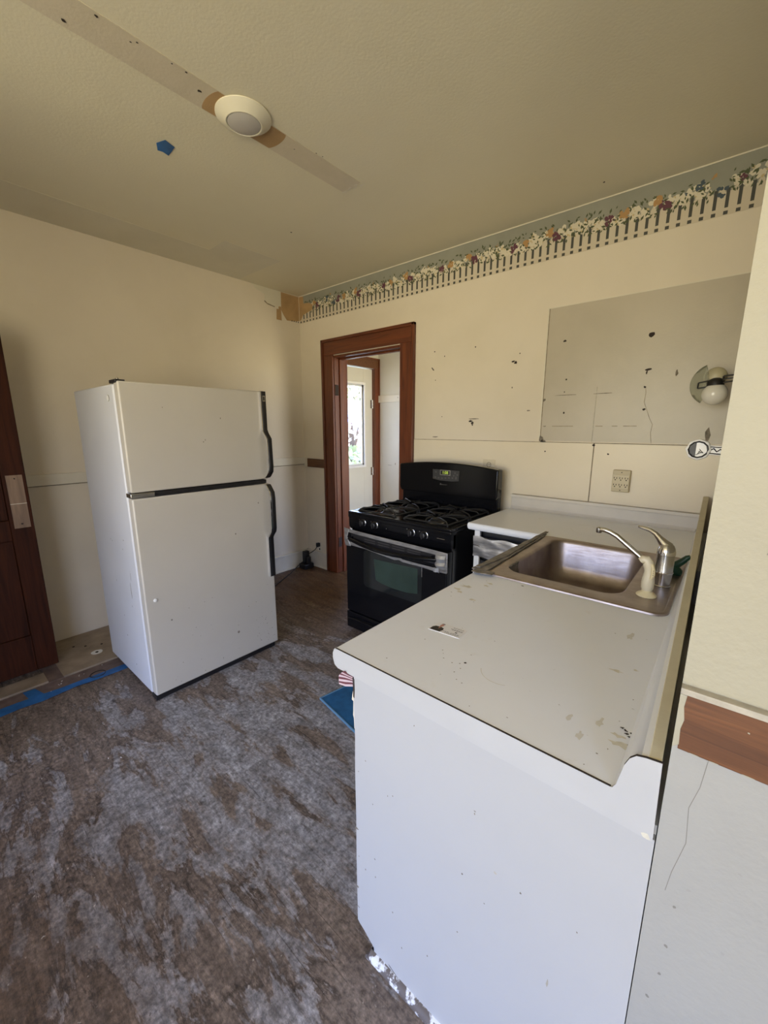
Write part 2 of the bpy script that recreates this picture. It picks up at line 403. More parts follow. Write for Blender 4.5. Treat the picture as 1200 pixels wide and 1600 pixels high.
b = B(M['wall']); b.box(-3.62, WX, -3.12, WY, 0, CZ)
b.use(M['tan'])                                    # torn brown patch in the corner
xw = WX + .001
b.prism([(xw, 2.578, 2.764), (xw, 2.789, 2.764), (xw, 2.789, 2.54), (xw, 2.70, 2.525), (xw, 2.635, 2.520), (xw, 2.60, 2.56), (xw, 2.574, 2.60)], (.0008, 0, 0))
b.prism([(xw, 2.55, 2.63), (xw, 2.572, 2.63), (xw, 2.573, 2.508), (xw, 2.514, 2.508), (xw, 2.52, 2.60)], (.0008, 0, 0))
b.use(M['ceilband'])
b.prism([(xw, 2.395, 2.70), (xw, 2.572, 2.755), (xw, 2.572, 2.64), (xw, 2.50, 2.617), (xw, 2.42, 2.63), (xw, 2.392, 2.65)], (.0012, 0, 0))
b.prism([(xw, 2.26, 2.764), (xw, 2.572, 2.764), (xw, 2.572, 2.757), (xw, 2.40, 2.70), (xw, 2.31, 2.725)], (.001, 0, 0))
b.use(M['line'])
b.prism([(xw, 2.392, 2.650), (xw, 2.42, 2.632), (xw, 2.50, 2.619), (xw, 2.50, 2.612), (xw, 2.42, 2.622), (xw, 2.388, 2.640)], (.0016, 0, 0))
b.use(M['wp_dark'])
for k in range(4): b.box(xw, xw+.001, 2.69+k*.026, 2.70+k*.026, 2.521, 2.533)
b.use(M['trimpaint']); b.blot((xw+.002, 2.535, 2.612), Y, Z, .010, .008, 7)
struct('wall_left', b, smooth=False)

# right wall: end of the partition faces the camera
PY = .66
b = B(M['pier'])
b.box(-.0125, 1.5, PY, PY+.12, 1.147, CZ); b.box(-.0125, .12, PY+.12, WY, .9, CZ)
b.use(M['pierlow']); b.box(-.0125, 1.5, PY, PY+.12, 0, 1.147); b.box(-.0125, .12, PY+.12, WY, 0, .9)
M['crack'] = plain('hairline_crack', (.22, .21, .18), .7)
ck = [(.030, 1.055), (.026, 1.00), (.018, .96), (.022, .90), (.012, .84), (.008, .80)]
b.use(M['crack'])
for (xa, za), (xb, zb) in zip(ck, ck[1:]):
    b.prism([(xa-.0004, PY-.0004, za), (xa+.0004, PY-.0004, za), (xb+.0004, PY-.0004, zb), (xb-.0004, PY-.0004, zb)], (0, .0003, 0))
for z_ in (.78, .70, .64, .58, .50, .42, .35):
    b.blot((.004+random.uniform(0, .02), PY-.0005, z_), X, Z, .0025, .003, 7)
b.blot((.05, PY-.0005, 1.35), X, Z, .003, .002, 7); b.blot((.05, PY-.0005, 1.62), X, Z, .002, .002, 7)
struct('wall_right', b, bevel=.006, seg=3)

# walls behind the camera, with the windows that light the rooms
b = B(M['wall']); x0, x1, z0, z1 = RW; ya, yb = -3.12, -3.0
b.box(-3.62, x0, ya, yb, 0, CZ); b.box(x1, 1.62, ya, yb, 0, CZ); b.box(x0, x1, ya, yb, 0, z0); b.box(x0, x1, ya, yb, z1, CZ)
struct('wall_rear', b, smooth=False)
b = B(M['wall']); y0, y1, u0, u1 = SWN
b.box(1.5, 1.62, -3.0, y0, 0, CZ); b.box(1.5, 1.62, y1, 1.0, 0, CZ); b.box(1.5, 1.62, y0, y1, 0, u0); b.box(1.5, 1.62, y0, y1, u1, CZ)
struct('wall_side', b, smooth=False)
b = B(M['wall']); b.box(-3.49, -2.15, -.55, -.43, 0, CZ); struct('wall_shading', b, smooth=False)  # unseen wall, added to shade the refrigerator side and near-left floor
b = B(M['trimpaint'])
b.box(x0-.09, x0, yb, yb+.02, z0-.09, z1+.09); b.box(x1, x1+.09, yb, yb+.02, z0-.09, z1+.09); b.box(x0, x1, yb, yb+.02, z1, z1+.09)
b.box(x0-.12, x1+.12, yb, yb+.05, z0-.03, z0); b.box(x0, x1, ya+.03, ya+.07, (z0+z1)/2-.02, (z0+z1)/2+.02); b.box((x0+x1)/2-.03, (x0+x1)/2+.03, ya+.03, ya+.07, z0, z1)
struct('window_1', b, bevel=.003)
b = B(M['trimpaint'])
b.box(1.48, 1.5, y0-.09, y0, u0-.09, u1+.09); b.box(1.48, 1.5, y1, y1+.09, u0-.09, u1+.09); b.box(1.48, 1.5, y0, y1, u1, u1+.09); b.box(1.45, 1.5, y0-.12, y1+.12, u0-.03, u0)
b.box(1.55, 1.59, y0, y1, (u0+u1)/2-.02, (u0+u1)/2+.02)
struct('window_2', b, bevel=.003)

# back hall
b = B(M['hall'])
D0, D1, DZ = 3.10, 3.90, 2.20
b.box(-3.62, WX, WY+T, D0, 0, CZ); b.box(-3.62, WX, D1, HY, 0, CZ); b.box(-3.62, WX, D0, D1, DZ, CZ)
struct('wall_hall_left', b, smooth=False)
b = B(M['hall']); b.box(-3.62, -1.3, HY, HY+.12, 0, CZ)
b.use(M['scuff']); b.blot((-3.21, HY-.001, 1.05), X, Z, .006, .012); b.blot((-3.3, HY-.001, 1.03), X, Z, .05, .002)
struct('wall_hall_end', b, smooth=False)
b = B(M['hall']); b.box(-1.42, -1.3, WY+T, 3.03, 0, CZ); b.box(-1.42, -1.3, 3.93, HY, 0, CZ); b.box(-1.42, -1.3, 3.03, 3.93, 0, .5); b.box(-1.42, -1.3, 3.03, 3.93, 2.3, CZ)
struct('wall_hall_right', b, smooth=False)
b = B(M['trimpaint'])
b.box(WX, -1.42, HY-.022, HY, 1.80, 1.885)
b.use(M['scuff']); b.blot((-3.16, HY-.0225, 1.85), X, Z, .005, .005)
struct('trim_1', b, bevel=.003)
b = B(M['trimpaint']); b.box(WX, -1.42, HY-.02, HY, 0, .17); struct('baseboard_hall', b, bevel=.004)

# ---------------------------------------------------------------- trims of the kitchen
b = B(M['casing'])          # doorway casing
yf = WY-.022
b.use(M['casing']); b.box(-3.145, -3.005, yf, WY, 0, 2.17); b.box(-2.19, -2.05, yf, WY, 0, 2.17)
b.box(-3.152, -3.127, yf-.012, WY, 0, 2.312); b.box(-2.068, -2.043, yf-.012, WY, 0, 2.312)
b.use(M['casingx']); b.box(-3.145, -2.05, yf, WY, 2.17, 2.305); b.box(-3.152, -2.043, yf-.012, WY, 2.287, 2.312)
struct('trim_2', b, bevel=.004)
b = B(M['casing'])          # door jamb lining with stop
b.box(-3.02, -3.0, WY, WY+T, 0, 2.165); b.box(-2.19, -2.17, WY, WY+T, 0, 2.165); b.box(-3.0, -2.19, WY, WY+T, 2.145, 2.165)
b.box(-3.0, -2.985, WY+.06, WY+.10, 0, 2.145); b.box(-2.205, -2.19, WY+.06, WY+.10, 0, 2.145); b.box(-3.0, -2.19, WY+.06, WY+.10, 2.13, 2.145)
b.use(M['hole'])
b.box(-3.001, -2.996, WY+.005, WY+.05, 1.80, 1.90); b.box(-3.001, -2.996, WY+.005, WY+.05, .28, .38)
b.use(M['casing']); b.box(-3.02, -3.0, WY+T, WY+T+.015, 0, 2.165); b.box(-3.1, -3.005, WY+T, WY+T+.02, 0, 2.25); b.box(-2.19, -2.1, WY+T, WY+T+.02, 0, 2.25); b.box(-3.1, -2.1, WY+T, WY+T+.02, 2.165, 2.26)
struct('trim_3', b, bevel=.003)
b = B(M['railx'])           # brown rail stub left of the doorway
b.box(-3.43, -3.152, WY-.02, WY, 1.09, 1.178)
b.use(M['trimpaint']); b.box(-3.49, -3.43, WY-.015, WY, 1.095, 1.182)
struct('trim_4', b, bevel=.003)
b = B(M['trimpaint'])       # painted rail on the left wall
b.box(WX, WX+.018, -2.9, WY, 1.118, 1.192)
b.use(M['line']); b.box(WX, WX+.006, -2.9, WY, 1.112, 1.1165)
struct('trim_5', b, bevel=.004)
b = B(M['railx'])           # brown rail on the pier
b.box(-.006, 1.5, PY-.010, PY, 1.053, 1.140)
b.use(M['soft']); b.box(-.0125, 1.5, PY-.014, PY, 1.140, 1.149)
b.use(M['trimpaint'])
b.use(M['pier']); b.prism([(-.0125, PY-.0095, 1.138), (-.0045, PY-.0095, 1.138), (-.006, PY-.0095, 1.12), (-.0035, PY-.0095, 1.10), (-.006, PY-.0095, 1.085), (-.005, PY-.0095, 1.06), (-.0125, PY-.0095, 1.053)], (0, -.0012, 0))
for x_ in (.012, .034, .07): b.blot((x_, PY-.0105, 1.0535), X, Z, .006, .0009, 8)
b.blot((.062, PY-.0106, 1.115), X, Z, .0012, .0010, 7)
struct('trim_6', b, bevel=.002)
b = B(M['ceil'])            # caulk bead along ceiling and corner
b.use(M['trimpaint']); b.box(-3.49, 0, WY-.004, WY, CZ-.006, CZ); b.box(WX, WX+.005, WY-.005, WY, 2.53, CZ); b.box(WX, WX+.005, 2.58, WY, CZ-.004, CZ)
struct('trim_7', b)
def base(name, f):
    b = B(M['trimpaint']); f(b); return struct(name, b, bevel=.004)
base('baseboard_left', lambda b: (b.box(WX, WX+.018, .9, WY, 0, .155), b.box(WX, WX+.026, .9, WY, .155, .178), b.box(WX, WX+.032, .9, WY, 0, .018)))
base('baseboard_back', lambda b: (b.box(WX, -3.152, WY-.018, WY, 0, .155), b.box(WX, -3.152, WY-.026, WY, .155, .178), b.box(WX, -3.152, WY-.032, WY, 0, .018)))

# floor strips by the dark door
b = B(M['threshold']); b.box(-2.93, -2.80, -2.9, .80, 0, .004); struct('trim_8', b)
b = B(M['ply']); b.box(-3.075, -2.945, -2.9, .357, 0, .012); struct('trim_9', b, bevel=.001)
b = B(M['ply']); b.box(-3.48, -2.938, .43, 1.35, 0, .012)
b.use(M['whiteplastic']); b.blot((-3.10, .645, .0125), X, Y, .034, .034, 14, .1); b.use(M['hole']); b.blot((-3.10, .645, .013), X, Y, .010, .012, 8)
for x_, y_ in [(-3.25, .62), (-3.2, .70), (-3.3, .56)]: b.blot((x_, y_, .013), X, Y, .012, .008, 8)
struct('trim_10', b)
b = B(M['threshold']); b.box(-3.48, -2.93, .357, .43, 0, .008); struct('trim_11', b)

# ---------------------------------------------------------------- doors
# dark wooden door standing open at the left edge
b = B(M['darkdoor'])
dx0, dx1 = -3.115, -3.08
b.box(dx0, dx1, .335, .440, .04, 2.06); b.box(dx0, dx1, -.37, -.26, .04, 2.06)
b.box(dx0, dx1, -.26, .335, .04, .27); b.box(dx0, dx1, -.26, .335, 1.94, 2.06); b.box(dx0, dx1, -.26, .335, .86, .98)
b.box(dx0+.010, dx1-.010, -.26, .335, .27, .86); b.box(dx0+.010, dx1-.010, -.26, .335, .98, 1.94)
door = struct('door_2', b, bevel=.004)
b = B(M['barewood']); b.box(dx1-.001, dx1+.0015, .352, .424, .93, 1.235)
b.use(M['hole']); b.blot((dx1+.002, .388, 1.215), Y, Z, .004, .004, 8); b.blot((dx1+.002, .388, .955), Y, Z, .005, .005, 8)
b.use(M['trimpaint']); b.box(dx1, dx1+.0018, .352, .424, 1.07, 1.073)
obj('lock_plate_mark', b, door, label='pale bare wood where a lock plate was removed')

# exterior door of the back hall
b = B(M['hall'])
ex0, ex1 = -3.56, -3.515
g0, g1, gz0, gz1 = 3.27, 3.74, 1.04, 2.0
b.box(ex0, ex1, D0, g0, .01, DZ-.01); b.box(ex0, ex1, g1, D1-.003, .01, DZ-.01); b.box(ex0, ex1, g0, g1, .01, gz0); b.box(ex0, ex1, g0, g1, gz1, DZ-.01)
hd = struct('door_1', b, bevel=.002)
b = B(M['whiteplastic'])
for o_, t_, xx in ((.028, 0, ex1+.012), (0, .02, ex1-.015)):
    b.box(ex1-.02, xx, g0-o_, g0+t_+.0, gz0-o_, gz1+o_); b.box(ex1-.02, xx, g1-t_, g1+o_, gz0-o_, gz1+o_)
    b.box(ex1-.02, xx, g0, g1, gz0-o_, gz0+t_); b.box(ex1-.02, xx, g0, g1, gz1-t_, gz1+o_)
obj('window_frame', b, hd, bevel=.002)
b = B(M['glass']); b.box(-3.542, -3.537, g0, g1, gz0, gz1); obj('window_pane', b, hd, smooth=False)
b = B(M['chromedull'])
for z_ in (1.78, .95):
    b = B(M['chromedull']); b.box(ex1, ex1+.006, D1-.04, D1-.003, z_-.05, z_+.05); b.tube([(ex1+.008, D1-.004, z_-.05), (ex1+.008, D1-.004, z_+.05)], .006); obj('hinge', b, hd)
b = B(M['casing'])
b.box(WX, WX+.02, D1, HY-.001, 0, DZ); b.box(WX, WX+.02, WY+T+.022, D0, 0, DZ); b.use(M['railx']); b.box(WX, WX+.02, WY+T+.022, HY-.001, DZ, 2.316)
b.use(M['casing']); b.box(WX, WX+.03, WY+T+.022, HY-.001, 2.30, 2.318); b.box(WX, WX+.03, HY-.02, HY-.001, 0, 2.318)
b.box(-3.62, WX, D1-.002, D1, 0, DZ)
struct('trim_12', b, bevel=.003)

# ---------------------------------------------------------------- refrigerator
FX0, FX1, FY0, FY1 = -2.99, -2.325, .707, 1.51
fr = thing('refrigerator', ((FX0+FX1)/2, (FY0+FY1)/2, 0), 'white two-door refrigerator with black side handles by the left wall', 'refrigerator')
b = B(M['whiteside']); b.box(FX0, FX1, FY0, FY1, .028, 1.706)
b.use(M['scuff']); b.blot((FX1-.12, FY0-.0006, .62), X, Z, .003, .05, 9, .5); b.blot((FX1-.10, FY0-.0006, .70), X, Z, .002, .03, 9, .5)
for _ in range(9): b.blot((random.uniform(FX0+.2, FX1-.02), FY0-.0006, random.uniform(.12, .9)), X, Z, .003, .005, 7)
obj('body', b, fr, bevel=.008)
b = B(M['blackmat']); b.box(FX1, FX1+.010, FY0+.015, FY1-.015, .06, 1.70); obj('gasket', b, fr)
def fdoor(name, z0, z1, marks):
    b = B(M['white']); b.box(FX1+.010, -2.26, FY0+.002, FY1, z0, z1)
    b.use(M['scuff'])
    for y_, z_, r_ in marks: b.blot((-2.2594, y_, z_), Y, Z, r_, r_*1.3, 7)
    return obj(name, b, fr, bevel=.008, seg=3)
fd = fdoor('freezer_door', 1.176, 1.717, [(1.10, 1.42, .003), (1.21, 1.55, .0035), (1.11, 1.43, .003), (.90, 1.60, .002)])
mk = [(.80+random.random()*.68, .06+random.random()**2*.45, random.uniform(.001, .0025)) for _ in range(30)]
mk += [(1.35+random.random()*.14, .07+random.random()*.2, random.uniform(.001,.003)) for _ in range(24)]
rd = fdoor('fridge_door', .036, 1.146, mk + [(.83, .45, .005), (1.25, .86, .004), (1.42, 1.03, .004), (1.22, .22, .007)])
def fhandle(parent, prof, z_edge):
    b = B(M['blackmat'])
    x0 = -2.26; lo = []; hi = []
    for x_, z_ in prof:
        lo.append((x0+x_, 1.474, z_)); 
    th = .016
    pts = [(p[0]+th, p[1], p[2]) for p in lo]
    b.loft([[(x0+x_+a, 1.478+c_, z_) for a, c_ in ((0, 0), (th, .003), (th, .031), (0, .034))] for x_, z_ in prof])
    h = obj('handle', b, parent, bevel=.003, label='black handle with a chrome inner edge')
    b = B(M['chrome'])
    b.loft([[(x0+x_+a, 1.471+c_, z_) for a, c_ in ((0, 0), (th*.9, .0), (th*.9, .006), (0, .006))] for x_, z_ in prof])
    obj('chrome_edge', b, h)
    return h
h1 = fhandle(fd, [(0, 1.716), (0, 1.485), (.010, 1.465), (.040, 1.430), (.044, 1.26), (.040, 1.225), (.012, 1.195), (0, 1.185)], 0)
h2 = fhandle(rd, [(0, 1.142), (.012, 1.130), (.040, 1.095), (.044, 1.06), (.042, .86), (.036, .835), (.010, .805), (0, .79), (0, .522)], 0)
b = B(M['chromedull']); b.box(-2.246, -2.2435, 1.484, 1.503, 1.655, 1.690); b.use(M['blackmat']); b.box(-2.2437, -2.2432, 1.489, 1.498, 1.662, 1.683); obj('badge', b, h1)
b = B(M['blackmat']); b.box(FX1-.02, -2.275, FY0+.03, FY1-.02, .0, .034); obj('kick_grille', b, fr, bevel=.003)
b = B(M['blackmat']); b.box(FX1-.03, -2.27, FY0-.003, FY0+.04, 1.708, 1.724); b.use(M['chromedull']); b.lathe((-2.285, FY0+.012, 1.724), [(.008, 0), (.007, .007), (.002, .009)], 12)
obj('top_hinge', b, fr, bevel=.002)
b = B(M['chromedull']); b.box(FX1+.004, -2.256, FY0-.002, FY0+.11, 1.150, 1.172); b.use(M['blackmat']); b.box(-2.300, -2.262, FY0+.11, FY1-.02, 1.150, 1.172)
obj('middle_hinge', b, fr, bevel=.002, label='metal centre hinge in the dark gap between the doors')
b = B(M['blackmat']); b.box(-2.33, -2.27, FY0+.002, FY0+.05, .004, .03); b.lathe((-2.29, FY0+.03, 0), [(.016, 0), (.016, .02)], 12); obj('foot', b, fr)
b = B(M['blackmat']); b.lathe((-2.29, FY1-.05, 0), [(.016, 0), (.016, .02)], 12); obj('foot', b, fr)
for k, yy in enumerate((FY0+.05, FY1-.05)):
    b = B(M['blackmat']); b.lathe((FX0+.06, yy, 0), [(.02, 0), (.02, .03)], 12); obj('foot', b, fr)
b = B(M['whiteplastic']); b.lathe((-2.405, FY0-.0, 1.642), [(.0185, .001), (.0185, -.001)], 20, 'Y'); b.use(M['scuff']); b.lathe((-2.402, FY0, 1.642), [(.0165, -.001), (.0165, -.0022)], 20, 'Y')
b.use(M['whiteplastic']); b.lathe((-2.405, FY0, 1.642), [(.0155, -.0015), (.014, -.003)], 20, 'Y'); obj('emblem', b, fr, label='small round emblem disc')
b = B(M['whiteplastic']); b.lathe((-2.26, .76, .59), [(.010, 0), (.009, .004), (.004, .006)], 16, 'X'); obj('bumper_button', b, rd)

# ---------------------------------------------------------------- gas range
RX0, RX1, RY, RZ = -2.055, -1.205, 2.02, .912
rg = thing('gas_range', ((RX0+RX1)/2, 2.35, 0), 'black freestanding gas range with taped oven handle beside the doorway', 'stove')
b = B(M['black']); b.box(RX0, RX1, RY+.03, 2.70, .02, .88); obj('body', b, rg, bevel=.004)
# cooktop: raised rim and sunken well
b = B(M['black'])
b.box(RX0-.004, RX1+.004, RY-.004, 2.70, .868, .893)
b.box(RX0-.004, RX1+.004, RY-.004, RY+.05, .893, RZ); b.box(RX0-.004, RX0+.035, RY+.05, 2.62, .893, RZ); b.box(RX1-.035, RX1+.004, RY+.05, 2.62, .893, RZ); b.box(RX0-.004, RX1+.004, 2.62, 2.70, .893, RZ)
b.box(RX0+.40, RX0+.45, RY+.05, 2.62, .893, .903)
ct = obj('cooktop', b, rg, bevel=.006, seg=3)
for bx in (RX0+.22, RX1-.22):
    for by_ in (RY+.18, RY+.46):
        b = B(M['blackmat']); b.lathe((bx, by_, .893), [(.052, 0), (.050, .008), (.042, .012), (.040, .016)], 24); b.use(M['chromedull']); b.lathe((bx, by_, .893), [(.058, 0), (.056, .004), (.05, .005)], 24)
        bu = obj('burner', b, ct)
        b = B(M['iron']); b.lathe((bx, by_, .909), [(.034, 0), (.036, .004), (.030, .010), (.01, .012)], 24); obj('burner_cap', b, bu)
for bx in (RX0+.22, RX1-.22):
    for by_ in (RY+.18, RY+.46):
        b = B(M['iron']); gx, gy, gz = .165, .128, .937
        ring = [(bx-gx, by_-gy, gz-.018), (bx+gx, by_-gy, gz-.018), (bx+gx, by_+gy, gz-.018), (bx-gx, by_+gy, gz-.018)]
        for p, q_ in zip(ring, ring[1:]+ring[:1]): b.tube([p, q_], .005, 8)
        for sx_, sy_ in ((1, 0), (-1, 0), (0, 1), (0, -1), (1, 1), (-1, 1), (1, -1), (-1, -1)):
            ex, ey = bx+sx_*gx, by_+sy_*gy
            ix, iy = bx+sx_*.028, by_+sy_*.028
            b.tube([(ex, ey, gz-.018), (bx+sx_*gx*.85, by_+sy_*gy*.85, gz-.002), (bx+sx_*gx*.5, by_+sy_*gy*.5, gz), (ix, iy, gz-.004)], .0048, 8)
        for sx_ in (-1, 1):
            for sy_ in (-1, 1): b.tube([(bx+sx_*gx, by_+sy_*gy, gz-.018), (bx+sx_*gx, by_+sy_*gy, .893)], .006, 8)
        obj('grate', b, rg)
# control panel
b = B(M['black']); b.prism([(RX0, RY-.002, .905), (RX0, RY+.06, .905), (RX0, RY+.06, .782), (RX0, RY+.016, .782), (RX0, RY+.004, .80)], (RX1-RX0, 0, 0))
b.use(M['scuff']); b.box(-1.30, -1.245, RY-.003, RY, .842, .845)
cp = obj('control_panel', b, rg, bevel=.004)
for kx in (-1.912, -1.802, -1.492, -1.393):
    b = B(M['blackmat']); b.lathe((kx, RY-.001, .846), [(.026, .003), (.026, -.004), (.021, -.008), (.019, -.024), (.016, -.026)], 24, 'Y')
    b.box(kx-.005, kx+.005, RY-.034, RY-.022, .826, .866)
    kb = obj('knob', b, cp, bevel=.001)
    b = B(M['chromedull']); b.lathe((kx+.003, RY-.001, .846), [(.0275, -.003), (.0275, -.006), (.0255, -.007)], 24, 'Y', cap0=False, cap1=False, a0=R_(-50), a1=R_(60))
    obj('chrome_rim', b, kb)
    for dx_, dz_ in ((-.035, .018), (.03, .025), (-.032, -.012)):
        b = B(M['chromedull']); b.lathe((kx+dx_, RY-.001, .846+dz_), [(.003, 0), (.003, -.001)], 8, 'Y'); obj('knob_marking', b, cp)
b = B(M['chromedull']); b.lathe((-1.699, RY, .837), [(.004, .0), (.003, -.003)], 10, 'Y'); obj('igniter_light', b, cp)
# backguard
b = B(M['black'])
def arch(z_top, dip=.03, n=14):
    return [(RX0 + (RX1-RX0)*i/n, z_top - dip*(2*i/n-1)**2) for i in range(n+1)]
up = arch(1.243)
poly = [(RX0+.012, 2.612, 1.0), (RX0-.002, 2.612, 1.03)] + [(x_, 2.612, z_) for x_, z_ in up] + [(RX1+.002, 2.612, 1.03), (RX1-.012, 2.612, 1.0)]
b.prism(poly, (0, .075, 0)); b.box(RX0+.005, RX1-.005, 2.645, 2.70, .88, 1.17)
bgd = obj('backguard', b, rg, bevel=.008, seg=3)
b = B(M['blackmat'])
pl = plain('keypad_grey', (.035, .034, .034), .4); b.use(pl)
b.prism([(-1.735, 2.612, 1.188), (-1.503, 2.612, 1.188), (-1.507, 2.612, 1.112), (-1.57, 2.612, 1.106), (-1.67, 2.612, 1.106), (-1.733, 2.612, 1.116)], (0, -.002, 0))
kp = obj('keypad', b, bgd, label='dark grey touch keypad with a small clock')
kbm = plain('keypad_buttons', (.09, .085, .08), .5)
for k in range(7): b = B(kbm); b.blot((-1.71+k*.030, 2.6098, 1.128-.004*math.sin(k)), X, Z, .008, .006, 10, .05); obj('button', b, kp)
for p in ((-1.705, 1.168), (-1.54, 1.17), (-1.52, 1.158), (-1.55, 1.15), (-1.53, 1.14)): b = B(kbm); b.blot((p[0], 2.6098, p[1]), X, Z, .007, .006, 10, .05); obj('button', b, kp)
b = B(M['chromedull']); b.box(-1.668, -1.578, 2.6085, 2.610, 1.148, 1.187); b.use(M['blackmat']); b.box(-1.662, -1.584, 2.6075, 2.6085, 1.153, 1.182); obj('display', b, kp)
def text(name, body, loc, rot, size, mat_, parent, align='CENTER'):
    cu = bpy.data.curves.new(name, 'FONT'); cu.body = body; cu.size = size; cu.align_x = align; cu.align_y = 'CENTER'; cu.extrude = .0002
    cu.materials.append(mat_)
    o = bpy.data.objects.new(name, cu); C.objects.link(o); root = parent
    while root.parent: root = root.parent
    me = bpy.data.meshes.new_from_object(o); bpy.data.objects.remove(o)
    o = bpy.data.objects.new(name, me); C.objects.link(o)
    me.transform(Matrix.Translation(Vector(loc) - root.location) @ Matrix.Rotation(rot[0], 4, 'X')); o.parent = parent; return o
M['digits'] = plain('clock_digits', (.4, .5, .05), .5, emit=((.55, .75, .10), .5))
text('clock_digits', '1:08', (-1.622, 2.6070, 1.167), (R_(90), 0, 0), .030, M['digits'], kp)
b = B(M['chromedull'])
for k, (w_, h_) in enumerate([(.010, .011), (.008, .007), (.008, .006), (.007, .006), (.007, .006), (.006, .005)]):
    x_ = -1.668+k*.0115; b.prism([(x_, 2.6115, 1.074), (x_+w_*.5, 2.6115, 1.074), (x_+w_, 2.6115, 1.074+h_), (x_+w_*.5, 2.6115, 1.074+h_)], (0, -.0008, 0))
obj('nameplate', b, bgd)
# oven door
b = B(M['black']); b.box(RX0, RX1, 1.988, RY+.03, .165, .772)
od = obj('oven_door', b, rg, bevel=.006, seg=3)
b = B(M['ovenglass'])
def rr(cx_, cz_, w_, h_, r_, y_, n=5):
    P = []
    for sx_, sz_, a0 in ((1, 1, 0), (-1, 1, 90), (-1, -1, 180), (1, -1, 270)):
        for k in range(n+1):
            a = R_(a0+90*k/n); P.append((cx_+sx_*(w_/2-r_)+r_*math.cos(a), y_, cz_+sz_*(h_/2-r_)+r_*math.sin(a)))
    return P
b.prism(rr(-1.632, .53, .50, .27, .03, 1.988), (0, -.0015, 0))
ow = obj('oven_window', b, od)
b = B(M['ovengreen']); b.prism([(-1.785, 1.9865, .615), (-1.60, 1.9865, .622), (-1.417, 1.9865, .630), (-1.414, 1.9865, .462), (-1.50, 1.9865, .448), (-1.62, 1.9865, .446), (-1.72, 1.9865, .455), (-1.768, 1.9865, .468)], (0, -.0008, 0))
obj('window_screen', b, ow, label='greenish glass pane')
b = B(M['blackmat'])            # dark recess with vent slots behind the handle
b.box(-2.00, -1.26, 1.984, 1.99, .690, .760)
vt = obj('vent_panel', b, od)
vsm = plain('vent_slot_grey', (.05, .045, .045), .4)
for k in range(4):
    x_ = -1.87+k*.125
    for z_ in (.722, .738): b = B(vsm); b.box(x_, x_+.10, 1.9825, 1.984, z_, z_+.006); obj('vent_slot', b, vt)
b = B(M['black'])
hp = []
for i in range(13):
    t_ = i/12; hp.append((-2.01+.74*t_, 1.972-.042*math.sin(math.pi*t_), .725-.022*math.sin(math.pi*t_)))
b.tube(hp, [.012]+[.015]*11+[.012], 12)
for xx in (-1.99, -1.29): b.box(xx-.014, xx+.014, 1.965, 1.990, .708, .742)
obj('handle', b, od)
b = B(M['duct'])                # tape wrapped round the top of the oven door
top = [(-2.058, .795), (-1.95, .788), (-1.75, .784), (-1.45, .780), (-1.200, .775)]
b.prism([(x_, 1.984, z_) for x_, z_ in top]+[(x_, 1.984, z_-.026) for x_, z_ in reversed(top)], (0, -.003, 0))
bot = [(-2.055, .70), (-1.98, .698), (-1.85, .690), (-1.72, .678), (-1.60, .668), (-1.56, .676), (-1.53, .668), (-1.40, .668), (-1.285, .668), (-1.200, .672)]
b.prism([(x_, 1.983, z_) for x_, z_ in bot]+[(x_, 1.983, z_-(.024 if x_ < -1.9 else .018 if x_ < -1.3 else .022)) for x_, z_ in reversed(bot)], (0, -.004, 0))
b.prism([(-2.062, 1.985, .795), (-2.015, 1.985, .785), (-2.035, 1.985, .73), (-2.01, 1.985, .69), (-2.00, 1.985, .668), (-2.05, 1.985, .665), (-2.06, 1.985, .70)], (0, -.008, 0))
b.prism([(-1.285, 1.984, .765), (-1.199, 1.984, .772), (-1.197, 1.984, .655), (-1.27, 1.984, .655)], (0, -.005, 0))
tp = obj('duct_tape', b, od, bevel=.002, label='silver duct tape band')
b = B(plain('bright_tape_crumple', (.50, .50, .50), .35, .6, bmp=1.0, bscale=60))
b.loft([[(-1.275+.066*i, 1.978-.020*math.sin(i*3.1)-k_*.004, z_) for i in (0, .25, .5, .75, 1)] + [(-1.21-.066*i, 1.984, z_) for i in (0, 1)] for k_, z_ in ((0, .758), (3, .74), (1, .715), (4, .70), (2, .685))])
b.loft([[(-1.29+.03*i, 1.972-.006*math.sin(i*5), z_) for i in (0, .5, 1, 1.4)] + [(-1.25, 1.982, z_), (-1.29, 1.982, z_)] for z_ in (.672, .655, .646)])
obj('tape_end', b, tp, label='crumpled shiny tape end')
b = B(M['duct']); b.prism([(-1.383, 1.983, .650), (-1.379, 1.983, .650), (-1.379, 1.983, .585), (-1.382, 1.983, .585)], (0, -.001, 0)); obj('tape_end', b, tp)
b = B(M['black']); b.box(RX0-.002, RX1, 1.985, RY+.03, .03, .158); dr = obj('drawer', b, rg, bevel=.006, seg=3)
b = B(M['chromedull']); b.tube([(-2.035, 1.975, .104), (-1.955, 1.968, .118), (-1.63, 1.962, .118), (-1.30, 1.968, .118), (-1.23, 1.975, .104)], .007); dh = obj('handle', b, dr); dh['label'] = 'thin drawer pull'
dh.data.materials[0] = M['black']
b = B(M['black']); b.box(RX0+.03, RX1-.03, 2.06, 2.66, 0, .03); obj('base', b, rg)

